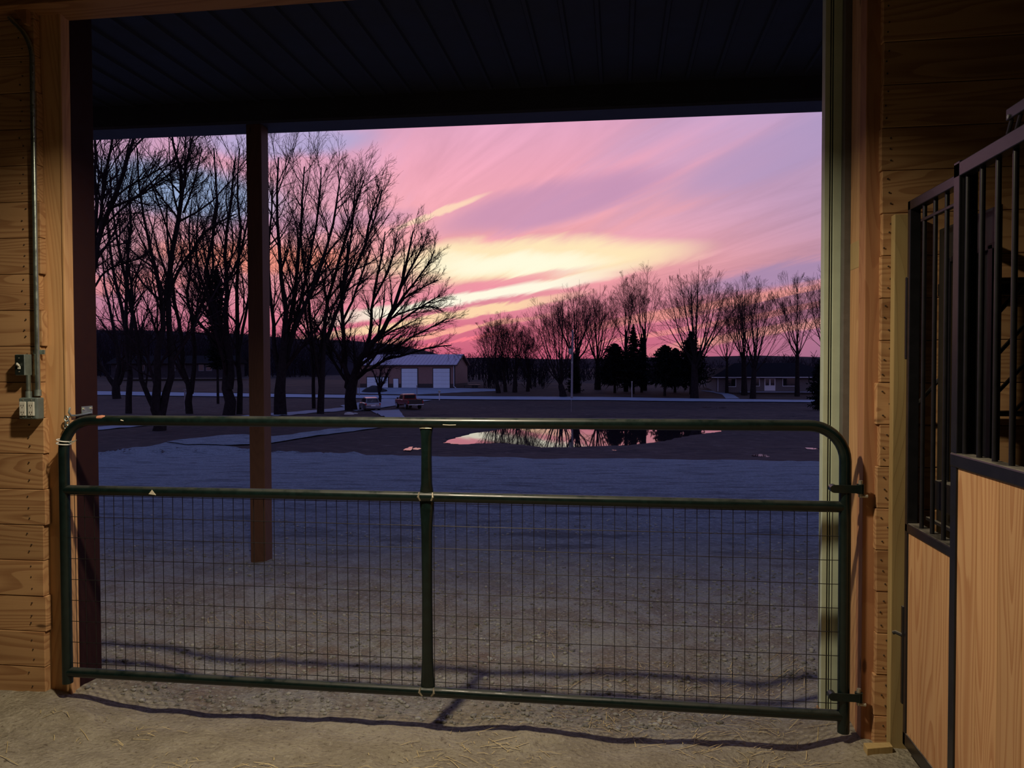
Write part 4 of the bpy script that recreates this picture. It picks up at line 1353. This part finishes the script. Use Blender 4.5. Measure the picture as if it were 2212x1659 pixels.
vase_tree(53, (1626, 861), 590, 66, 11, 'bare tree on the ranch lawn, right of the pair before the house', fork=.26, n=8, lean=.25)
vase_tree(54, (1722, 857), 566, 62, 9, 'bare tree in front of the right end of the ranch house', fork=.3, n=8)
vase_tree(55, (1786, 862), 552, 48, 12, 'bare tree partly hidden behind the cream door trim', fork=.32, n=7)

# --- conifers
def conifer(name, base, top_y, half_px, label, seed, skirt=.12, shape=1.0, rnd=0.0, w_px=6):
    rg = np.random.default_rng(seed)
    b = ground_hit(*base); f = depth_of(b) / FPX
    h = (base[1] - top_y) * f; rad = half_px * f
    root = empty(name, b); tag(root, label, 'tree', 'evergreens across the road')
    link('trunk', np_mesh('trunk', *tubes(np.array([[[0, 0, -.2], [0, 0, h * .5], [0, 0, h * .98]]]), np.array([[w_px * f / 2, w_px * f / 3, .03]]), 8)), 'bark', root)
    n = int(240 + 30 * h)
    t = rg.random(n) ** .8
    z = h * (skirt + (1 - skirt) * t)
    prof = (1 - t) ** shape if rnd == 0 else np.sqrt(np.clip(1 - (2 * t - .75) ** 2 / 1.6, 0, 1)) * (1 - t * .35)
    L = rad * np.maximum(prof, .05) * rg.uniform(.5, 1.18, n) * (1 + .22 * np.sin(3 * z + 9 * rg.random(n)))
    a = rg.uniform(0, 6.283, n)
    d = np.stack([np.cos(a), np.sin(a), np.full(n, .05)], -1)
    P = np.zeros((n, 4, 3)); P[:, 0, 2] = z
    for k in range(1, 4):
        P[:, k] = P[:, k - 1] + d * (L / 3)[:, None]
        d[:, 2] += -.18 if k < 2 else .25
    Rr = np.linspace(1, .3, 4)[None] * np.full((n, 1), .03)
    parts = [tubes(P, Rr, 3)]
    bs, br = grow(rg, P, Rr, 8, .15, 1.0, (30, 75), (.24, .46), 3, .9, .035, -.03, .25)
    parts.append(tubes(bs, np.maximum(br, .062) * np.array([[1, 1.1, .25]]), 3))
    v, q = join(parts)
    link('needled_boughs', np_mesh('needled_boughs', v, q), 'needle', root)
    return root
conifer('cedar_tree', (1328, 849), 742, 44, 'broad dark cedar with a bare stem left of the spire spruce', 61, .18, .48)
conifer('spruce_tree', (1368, 851), 700, 34, 'dark pointed spruce, the left one of the two spires', 62, .10, .8)
conifer('spruce_tree', (1386, 848), 722, 26, 'shorter dark spruce at the right foot of the spire spruce', 63, .12, .9)
conifer('cedar_tree', (1436, 856), 745, 40, 'rounded dark cedar with a short stem left of the largest bare tree', 64, .24, .48)
conifer('spruce_tree', (1492, 852), 716, 46, 'wide dark spruce at the foot of the largest bare tree', 65, .16, .75)
conifer('cedar_tree', (1458, 848), 752, 34, 'low dark cedar between the rounded cedar and the wide spruce', 66, .14, .48)
conifer('juniper_bush', (1775, 886), 775, 30, 'dense dark juniper beside the cream door trim', 67, .0, rnd=1)
conifer('juniper_bush', (1240, 850), 760, 18, 'dark narrow evergreen behind the utility pole', 68, .05, .7)
conifer('juniper_bush', (471, 872), 575, 24, 'tall dark evergreen among the left trees near the canopy post', 69, .25, rnd=1)

# ================================================================== FAR HILLS AND WOODS
def ridge(name, pxs, tops, D, depth, label, mat='woods'):
    """rounded ridge: crest line from the picture at distance D, falling off in front and behind"""
    n = 140
    xs = np.linspace(pxs[0], pxs[-1], n)
    P = np.zeros((n, 9, 3))
    for i, px in enumerate(xs):
        top = at_depth(px, float(np.interp(px, pxs, tops)), D)
        gz = -1.5
        for k, t in enumerate(np.linspace(-1, 1, 9)):
            q = at_depth(px, 790, D + t * depth)
            P[i, k] = (q.x, q.y, gz + (top.z - gz) * (1 - t * t) + (.0 if k != 4 else 0))
    return tag(link(name, grid_mesh(name, P), mat), label, 'hill', kind='structure')
HL = [(-700, 690), (150, 712), (330, 714), (530, 722), (640, 732), (760, 736), (850, 744), (930, 760), (985, 778), (1060, 786)]
ridge('hill_left', [p[0] for p in HL], [p[1] for p in HL], 300, 90, 'low wooded hill behind the left trees and tan shop')
HR = [(900, 776), (1050, 772), (1200, 776), (1400, 772), (1530, 770), (1640, 768), (1790, 772), (2700, 770)]
ridge('hill_right', [p[0] for p in HR], [p[1] for p in HR], 700, 150, 'distant low hills on the right horizon')
def woods(name, crest, D0, D1, n, hmin, hmax, label, seed, lift):
    rg = np.random.default_rng(seed)
    px = rg.uniform(crest[0][0], crest[-1][0], n)
    D = rg.uniform(D0, D1, n)
    topy = np.interp(px, [c[0] for c in crest], [c[1] for c in crest])
    hgt = rg.uniform(hmin, hmax, n)
    base = np.zeros((n, 3))
    for i in range(n):
        q = at_depth(float(px[i]), float(topy[i] + lift * rg.random()), float(D[i]))
        base[i] = (q.x, q.y, q.z - hgt[i])
    K = 3
    parts = []
    P = np.zeros((n, K, 3)); d = np.tile(UP, (n, 1)) + rg.normal(size=(n, 3)) * .06
    P[:, 0] = base
    for k in range(1, K): P[:, k] = P[:, k - 1] + norm(d) * (hgt / (K - 1))[:, None]
    Rr = np.linspace(1, .25, K)[None] * (hgt * .016)[:, None]
    parts.append(tubes(P, Rr, 3))
    b, r = grow(rg, P, Rr, 9, .3, 1.0, (22, 50), (.3, .5), 2, .6, .035, .1, .1)
    parts.append(tubes(b, r, 3))
    b2, r2 = grow(rg, b, r, 1, .3, .9, (20, 45), (.4, .6), 2, .7, .03, .1, .1)
    parts.append(tubes(b2, r2, 3))
    v, q = join(parts)
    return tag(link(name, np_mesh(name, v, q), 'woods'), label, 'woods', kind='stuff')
woods('woodland', [(-200, 690), (210, 702), (330, 704), (530, 712), (640, 720), (760, 726), (850, 734), (930, 752), (985, 770), (1000, 776)], 230, 300, 1500, 7, 11,
      'mass of bare woodland covering the hill behind the left trees', 71, 40)
woods('hedgerow', [(990, 768), (1060, 766), (1130, 770), (1200, 774), (1300, 776), (1420, 778), (1560, 784), (1700, 770), (1800, 765)], 150, 190, 420, 5, 8,
      'tangled hedgerow of bare brush behind the right trees', 72, 25)
woods('thicket', [(1045, 760), (1090, 752), (1130, 765), (1180, 775)], 128, 140, 45, 5, 8, 'thicket of bare saplings right of the tan shop', 73, 30)
woods('brush', [(200, 715), (300, 720), (420, 722), (540, 728), (640, 735), (700, 745)], 188, 225, 330, 9, 13, 'tangle of bare brush behind the left tree trunks', 74, 45)

# ================================================================== BUILDINGS
def framed(root_loc, rotz):
    return Matrix.Translation(root_loc) @ Matrix.Rotation(rotz, 4, 'Z')
def shop():
    # long front wall: right front corner at picture (983,838)
    D = 130.0
    c = at_depth(983, 838, D)
    base = Vector((c.x, c.y, c.z))
    rz = YAW - R(9.7)
    root = empty('metal_shop', base, rz)
    tag(root, 'tan metal pole building with white overhead doors beyond the road', 'building')
    f = D / FPX
    W = 212 * f / math.cos(R(9.7)); Hh = 50.5 * f; Dp = 9.4; rise = 1.75
    k = f / math.cos(R(9.7))
    MB().box((-W, 0, -.3), (0, Dp, Hh)).build('wall', 'barn_wall', root)
    MB().prism([(0, Hh), (Dp, Hh), (Dp / 2, Hh + rise)], 'x', -W, 0).build('gable_wall', 'barn_wall', root)
    MB().box((-W - .02, -.03, -.3), (.03, Dp + .03, .72)).build('wainscot', 'barn_wainscot', root)
    rf = MB()
    o = .35
    for s in (0, 1):
        y0, y1 = (-o, Dp / 2) if s == 0 else (Dp + o, Dp / 2)
        z0 = Hh - o * rise / (Dp / 2)
        rf.prism([(y0, z0), (y1, Hh + rise), (y1, Hh + rise + .09), (y0, z0 + .09)], 'x', -W - .4, .4)
    r_ = rf.build('roof', 'barn_roof', root)
    for kx in range(28):
        x = -W - .3 + kx * (W + .6) / 27
        MB().prism([(-o, Hh - o * rise / (Dp / 2) + .09), (Dp / 2, Hh + rise + .09), (Dp / 2, Hh + rise + .13), (-o, Hh - o * rise / (Dp / 2) + .13)], 'x', x, x + .05).build('seam', 'barn_roof', r_)
    MB().box((-W - .4, -o - .05, Hh - .20), (.4, -o + .03, Hh - .04)).build('eave_trim', 'barn_trim', root)
    for s in (0, 1):
        y0, y1 = (-o, Dp / 2) if s == 0 else (Dp + o, Dp / 2)
        z0 = Hh - o * rise / (Dp / 2)
        MB().prism([(y0, z0 - .16), (y1, Hh + rise - .16), (y1, Hh + rise + .1), (y0, z0 + .1)], 'x', .38, .46).build('rake_trim', 'barn_trim', root)
    MB().box((-.14, -.05, -.1), (.04, .02, Hh)).build('corner_trim', 'barn_trim', root)
    def door(p0, p1, top, name, panels=5, framew=.14):
        x0 = (p0 - 983) * k; x1 = (p1 - 983) * k; z1 = (838 - top) * f
        MB().box((x0 - framew, -.06, -.05), (x1 + framew, .0, z1 + framew)).build('door_frame', 'barn_trim', root)
        d = empty(name, (0, 0, 0)); d.parent = root
        hh = z1 / panels
        me = MB().box((x0, -.11, 0), (x1, -.05, hh - .02)).mesh('panel')
        for i in range(panels):
            q = link('panel', me, 'door_white', d); q.location = (0, 0, i * hh + .01)
    door(787, 834, 815, 'overhead_door', 4)
    door(846.5, 857.5, 818, 'walk_door', 1, .06)
    door(865, 900, 796, 'overhead_door', 5)
    door(935.5, 971.5, 796, 'overhead_door', 5)
    MB().tube([(-.18, -.12, Hh), (-.18, -.12, .25), (.25, -.4, .02)], .06, 8).build('downspout', 'house_white', root)
    # mound and trailer
    p = ground_hit(808, 846)
    v = []
    mp = empty('soil_pile', (p.x, p.y, p.z)); tag(mp, 'dark heap of soil in front of the shop doors', 'soil pile')
    rings = []
    for zz, rr in ((-.3, 2.1), (.25, 1.6), (.6, 1.05), (.9, .45), (.98, .1)):
        rings.append([((rr * (1 + .12 * math.sin(3 * t + zz * 5) + .06 * math.sin(7 * t))) * math.cos(t) * 1.15, rr * math.sin(t), zz + .04 * math.sin(5 * t)) for t in [2 * math.pi * j / 20 for j in range(20)]])
    MB().loft(rings).build('heap', 'soil', mp, smooth=True)
    p = ground_hit(1024, 838)
    tr = empty('utility_trailer', p, YAW); tag(tr, 'low dark flatbed trailer parked right of the shop', 'trailer')
    MB().box((-1.1, -.5, .42), (1.1, .9, .56)).build('deck', 'car_black', tr, .02)
    for sx in (-.1, .45):
        MB().tube([(sx, -.58, .27), (sx, -.42, .27)], .27, 16).build('wheel', 'black_rubber', tr, smooth=True)
    MB().tube([(-1.1, .2, .46), (-1.75, .2, .42)], .05, 8).build('tongue', 'car_black', tr)
    MB().tube([(-1.65, .2, .42), (-1.65, .2, 0)], .04, 8).build('jack', 'car_black', tr)
    MB().box((-.9, -.48, .70), (1.08, -.44, .76)).build('side_rail', 'car_black', tr)
    for sx in (-.9, .05, 1.04):
        MB().box((sx, -.48, .54), (sx + .04, -.44, .72)).build('stake', 'car_black', tr)
shop()

def window(root, x0, x1, z0, z1, y, name='window', trim='house_white'):
    w = MB()
    t = .09
    w.box((x0 - t, y - .06, z0 - t), (x1 + t, y, z0)); w.box((x0 - t, y - .06, z1), (x1 + t, y, z1 + t))
    w.box((x0 - t, y - .06, z0), (x0, y, z1)); w.box((x1, y - .06, z0), (x1 + t, y, z1))
    o = w.build(name, trim, root)
    MB().box((x0, y - .03, z0), (x1, y - .01, z1)).build('pane', 'glass_dark', o)
    return o
def house_right():
    D = 122.0
    c = at_depth(1547, 845.5, D)
    root = empty('ranch_house', c, YAW - R(4)); tag(root, 'low grey ranch house with a dark hipped roof on the right', 'house')
    f = D / FPX
    X = lambda px: (px - 1547) * f
    Z = lambda py: (845.5 - py) * f
    W = X(1800); Hh = Z(815); Dp = 8.5
    MB().box((0, 0, -.5), (W, Dp, Hh)).build('wall', 'house_wall', root)
    o = .9
    rx0, rx1 = X(1598), X(1740)
    rz_ = Z(787.5) + .25
    rf = MB(); b = [(-o, -o, Hh), (W + o, -o, Hh), (W + o, Dp + o, Hh), (-o, Dp + o, Hh), (rx0, Dp / 2, rz_), (rx1, Dp / 2, rz_)]
    rf.v = b; rf.f = [(0, 1, 5, 4), (1, 2, 5), (2, 3, 4, 5), (3, 0, 4), (0, 3, 2, 1)]
    rf.build('roof', 'house_roof', root)
    MB().box((-o, -o - .03, Hh - .06), (W + o, -o + .02, Hh + .06)).build('gutter', 'house_white', root)
    window(root, X(1569), X(1588), Z(834.5), Z(818.5), 0)
    window(root, X(1624), X(1638), Z(833.5), Z(818), 0)
    window(root, X(1688), X(1715), Z(833.5), Z(818), 0)
    d = MB().box((X(1649), -.05, 0.1), (X(1672), 0, Z(817.5))).build('double_door', 'house_white', root)
    for a, b_ in ((1651, 1659), (1662, 1670)):
        MB().box((X(a), -.08, Z(832.5)), (X(b_), -.04, Z(819))).build('pane', 'glass_dark', d)
    MB().tube([(.25, -.1, 0), (.25, -.1, Hh)], .06, 8).build('downspout', 'house_white', root)
    MB().box((X(1592), -1.9, -.12), (X(1775), -1.2, .06)).build('walkway', 'concrete', root)
    # shrub-like planter and stone by the front
    p = ground_hit(1588, 843)
    rk = MB().loft([[(r_ * math.cos(t) * 1.2, r_ * math.sin(t), z) for t in [2 * math.pi * j / 12 for j in range(12)]] for z, r_ in ((-.2, .7), (.3, .85), (.65, .55), (.8, .15))]).build('boulder', 'rock', None, smooth=True)
    rk.location = p; tag(rk, 'pale boulder at the left front of the ranch house', 'boulder')
house_right()
def house_left():
    D = 165.0
    c = at_depth(240, 806, D)
    root = empty('far_ranch_house', c, YAW); tag(root, 'distant low house half hidden behind the left tree trunks', 'house')
    f = D / FPX
    X = lambda px: (px - 240) * f
    Z = lambda py: (806 - py) * f
    W = X(500); Hh = Z(785)
    MB().box((0, 0, -1), (W, 8, Hh)).build('wall', 'far_house', root)
    rf = MB(); rf.v = [(-.6, -.8, Hh), (W + .6, -.8, Hh), (W + .6, 8.8, Hh), (-.6, 8.8, Hh), (-.6, 4, Hh + 1.7), (W + .6, 4, Hh + 1.7)]
    rf.f = [(0, 1, 5, 4), (1, 2, 5), (2, 3, 4, 5), (3, 0, 4), (0, 3, 2, 1)]
    rf.build('roof', 'house_roof', root)
    MB().box((-.6, -.85, Hh - .05), (W + .6, -.78, Hh + .08)).build('gutter', 'far_house', root)
    for a, b in ((252, 262), (302, 312), (366, 378), (430, 440), (446, 457), (486, 495)):
        window(root, X(a), X(b), Z(801), Z(789), 0, trim='far_trim')
    MB().box((X(390), -.06, -.1), (X(400), 0, Z(789))).build('front_door', 'far_trim', root)
house_left()

# ================================================================== VEHICLES
def wheel(root, x, y, r, w=.22):
    o = MB().tube([(x - w / 2, y, r), (x + w / 2, y, r)], r, 22).build('wheel', 'black_rubber', root, .02)
    s = 1 if x > 0 else -1
    MB().tube([(x + s * (w / 2 - .02), y, r), (x + s * (w / 2 + .015), y, r)], r * .6, 16).build('rim', 'chrome', o)
def suv():
    p = ground_hit(798, 887)
    root = empty('silver_car', p, YAW + R(22)); tag(root, 'silver hatchback car parked under the big spreading tree', 'car')
    # local: +y forward (away), x right; length 4.5, width 1.8
    sec = lambda w, z0, z1, b=.10: [(-w + b, 0, z0), (w - b, 0, z0), (w, 0, z0 + b), (w, 0, z1 - b), (w - b, 0, z1), (-w + b, 0, z1), (-w, 0, z1 - b), (-w, 0, z0 + b)]
    rings = []
    for y, w, z0, z1 in ((-2.22, .74, .42, .80), (-2.12, .86, .30, .98), (-1.5, .90, .26, 1.02), (0, .91, .24, 1.0), (1.3, .89, .25, .95), (1.95, .84, .28, .84), (2.22, .68, .36, .68)):
        rings.append([(x, y, z) for x, _, z in sec(w, z0, z1)])
    MB().loft(rings).build('body', 'car_silver', root, smooth=True)
    cab = []
    for y, w, z in ((-2.05, .76, .98), (-1.62, .66, 1.52), (-.4, .66, 1.60), (.45, .64, 1.52), (1.15, .72, .96)):
        cab.append((y, w, z))
    v = MB()
    rr = []
    for y, w, z in cab:
        rr.append([(-.80, y, .94), (.80, y, .94), (w, y, z), (-w, y, z)])
    v.loft(rr).build('cabin', 'car_silver', root, .03)
    MB().loft([[(-.66, -2.02, 1.06), (.66, -2.02, 1.06), (.58, -1.70, 1.44), (-.58, -1.70, 1.44)], [(-.66, -2.06, 1.07), (.66, -2.06, 1.07), (.58, -1.735, 1.455), (-.58, -1.735, 1.455)]]).build('rear_window', 'glass_dark', root)
    for s in (-1, 1):
        for (ya, yb) in ((-1.5, -.72), (-.62, .45)):
            MB().loft([[(s * .80, ya, 1.02), (s * .80, yb, 1.02), (s * .69, yb, 1.44), (s * .69, ya, 1.44)], [(s * .82, ya, 1.02), (s * .82, yb, 1.02), (s * .715, yb, 1.45), (s * .715, ya, 1.45)]]).build('side_window', 'glass_dark', root)
        MB().box((s * .80 - .12, -2.20, .74), (s * .80 + .06, -2.02, .96)).build('tail_light', 'tail_red', root, .03)
        MB().box((s * .93 - .08, .62, .98), (s * .93 + .10, .76, 1.12)).build('mirror', 'car_silver', root, .03)
        for y in (-1.38, 1.38): wheel(root, s * .82, y, .33)
    MB().box((-.25, -2.25, .62), (.25, -2.20, .76)).build('licence_plate', 'plate_white', root)
    MB().box((-.55, -2.22, .80), (.55, -2.17, .85)).build('hatch_trim', 'chrome', root)
    MB().box((-.82, -2.28, .38), (.82, -2.08, .56)).build('rear_bumper', 'car_silver', root, .04)
def pickup():
    p = ground_hit(882, 882)
    root = empty('red_pickup', p, YAW + R(27)); tag(root, 'red pickup truck with a black tailgate parked on the drive', 'truck')
    def hullpart(rows, name, mat, b=.09):
        rr = []
        for y, w, z0, z1 in rows:
            rr.append([(-w + b, y, z0), (w - b, y, z0), (w, y, z0 + b), (w, y, z1 - b), (w - b, y, z1), (-w + b, y, z1), (-w, y, z1 - b), (-w, y, z0 + b)])
        return MB().loft(rr).build(name, mat, root, smooth=True)
    hullpart(((-.62, .93, .45, 1.12), (.2, .94, .42, 1.14), (1.6, .93, .42, 1.12), (2.35, .90, .44, 1.06), (2.62, .80, .50, .92)), 'body', 'car_red')
    # cargo bed: open box
    bed = MB()
    bed.box((-.95, -2.55, .52), (-.86, -.64, 1.14)); bed.box((.86, -2.55, .52), (.95, -.64, 1.14)); bed.box((-.9, -2.55, .52), (.9, -.64, .62))
    bed.build('cargo_bed', 'car_red', root, .02)
    MB().box((-.90, -2.66, .58), (.90, -2.55, 1.16)).build('tailgate', 'car_black', root, .03)
    MB().box((-.95, -2.86, .46), (.95, -2.64, .60)).build('rear_bumper', 'chrome', root, .04)
    rr = []
    for y, w, z in ((-.62, .74, 1.72), (.3, .74, 1.76), (.75, .72, 1.70), (1.35, .80, 1.10)):
        rr.append([(-.86, y, 1.08), (.86, y, 1.08), (w, y, z), (-w, y, z)])
    MB().loft(rr).build('cabin', 'car_red', root, .04)
    MB().box((-.66, -.665, 1.22), (.66, -.62, 1.62)).build('rear_window', 'glass_dark', root, .02)
    for s in (-1, 1):
        MB().loft([[(s * .845, -.30, 1.16), (s * .845, .85, 1.16), (s * .765, .62, 1.62), (s * .765, -.30, 1.62)], [(s * .865, -.30, 1.16), (s * .865, .85, 1.16), (s * .785, .62, 1.63), (s * .785, -.30, 1.63)]]).build('side_window', 'glass_dark', root)
        MB().box((s * .90 - .07, -2.68, .72), (s * .90 + .06, -2.50, 1.02)).build('tail_light', 'tail_red', root, .02)
        MB().box((s * 1.02 - .10, .95, 1.10), (s * 1.02 + .10, 1.05, 1.34)).build('mirror', 'car_black', root, .03)
        for y in (-1.65, 1.65): wheel(root, s * .84, y, .38, .26)
    MB().box((-.20, -2.88, .50), (.20, -2.84, .60)).build('licence_plate', 'plate_white', root)
suv(); pickup()

# ================================================================== ROADSIDE THINGS
def utility_pole():
    p = ground_hit(1235, 861)
    f = depth_of(p) / FPX
    root = empty('utility_pole', p, YAW); tag(root, 'pale utility pole with a transformer across the pond', 'utility pole')
    h = (861 - 716) * f
    MB().tube([(0, 0, -.5), (.06, 0, h * .5), (.14, 0, h)], [.17, .15, .12], 12).build('pole', 'pole', root, smooth=True)
    MB().tube([(-.22, -.1, h * .66), (-.22, -.1, h * .66 + .2), (-.22, -.1, h * .66 + .75), (-.22, -.1, h * .66 + .85)], [.16, .22, .22, .10], 12).build('transformer', 'galv', root, smooth=True)
    MB().box((-.22, -.05, h * .66 + .3), (.1, .03, h * .66 + .38)).build('bracket', 'galv', root)
    MB().box((-.07, -.22, h * .52), (.10, -.14, h * .52 + .3)).build('meter_box', 'galv', root, .02)
    MB().tube([(.14, 0, h), (.14, 0, h + .25)], [.06, .03], 8).build('insulator', 'house_white', root)
utility_pole()
def post(name, base, top_y, w, mat, lab, cat, head=False):
    p = ground_hit(*base); f = depth_of(p) / FPX
    root = empty(name, p, YAW); tag(root, lab, cat)
    h = (base[1] - top_y) * f
    MB().tube([(0, 0, -.2), (0, 0, h)], w * f / 2, 8).build('post', mat, root)
    if head:
        MB().prism([(-.16, 0), (.16, 0), (.16, .18), (.10, .28), (-.10, .28), (-.16, .18)], 'y', -.3, .3).build('mailbox_body', 'galv', root, .01).location = (0, 0, h - .05)
    else:
        MB().box((-w * f * .8, -w * f * .6, h - .02), (w * f * .8, w * f * .6, h + .08)).build('cap', mat, root)
    return root
post('mailbox', (949, 864), 847, 2.2, 'house_white', 'pale mailbox on a post by the road right of the pickup', 'mailbox', True)
post('marker_post', (900.5, 857), 834, 1.6, 'pole', 'thin dark marker post before the middle shop door', 'post')
post('marker_post', (776, 856), 838, 1.8, 'pole', 'thin post by the left end of the shop', 'post')
post('marker_post', (1234, 890), 866, 1.0, 'pole', 'thin stake in the field below the utility pole', 'stake')
post('marker_post', (1365, 860), 825, 2.0, 'rock', 'pale stake at the foot of the spire spruce', 'stake')
post('marker_post', (400, 884), 842, 3.5, 'pole', 'short grey post on the left lawn beside the forked tree', 'post')
for i, (px, py, s, lab) in enumerate(((754, 896, .42, 'larger pale rock beside the base of the big spreading tree'), (767, 895.5, .28, 'smaller pale rock right of the larger one by the big tree'))):
    p = ground_hit(px, py)
    rk = MB().loft([[(s * r_ * math.cos(t) * 1.3, s * r_ * math.sin(t), s * z) for t in [2 * math.pi * j / 12 for j in range(12)]] for z, r_ in ((-.3, .7), (.1, .95), (.45, .75), (.62, .25))]).build('rock', 'rock', None, smooth=True)
    rk.location = p
    tag(rk, lab, 'rock', 'rocks by the big tree')
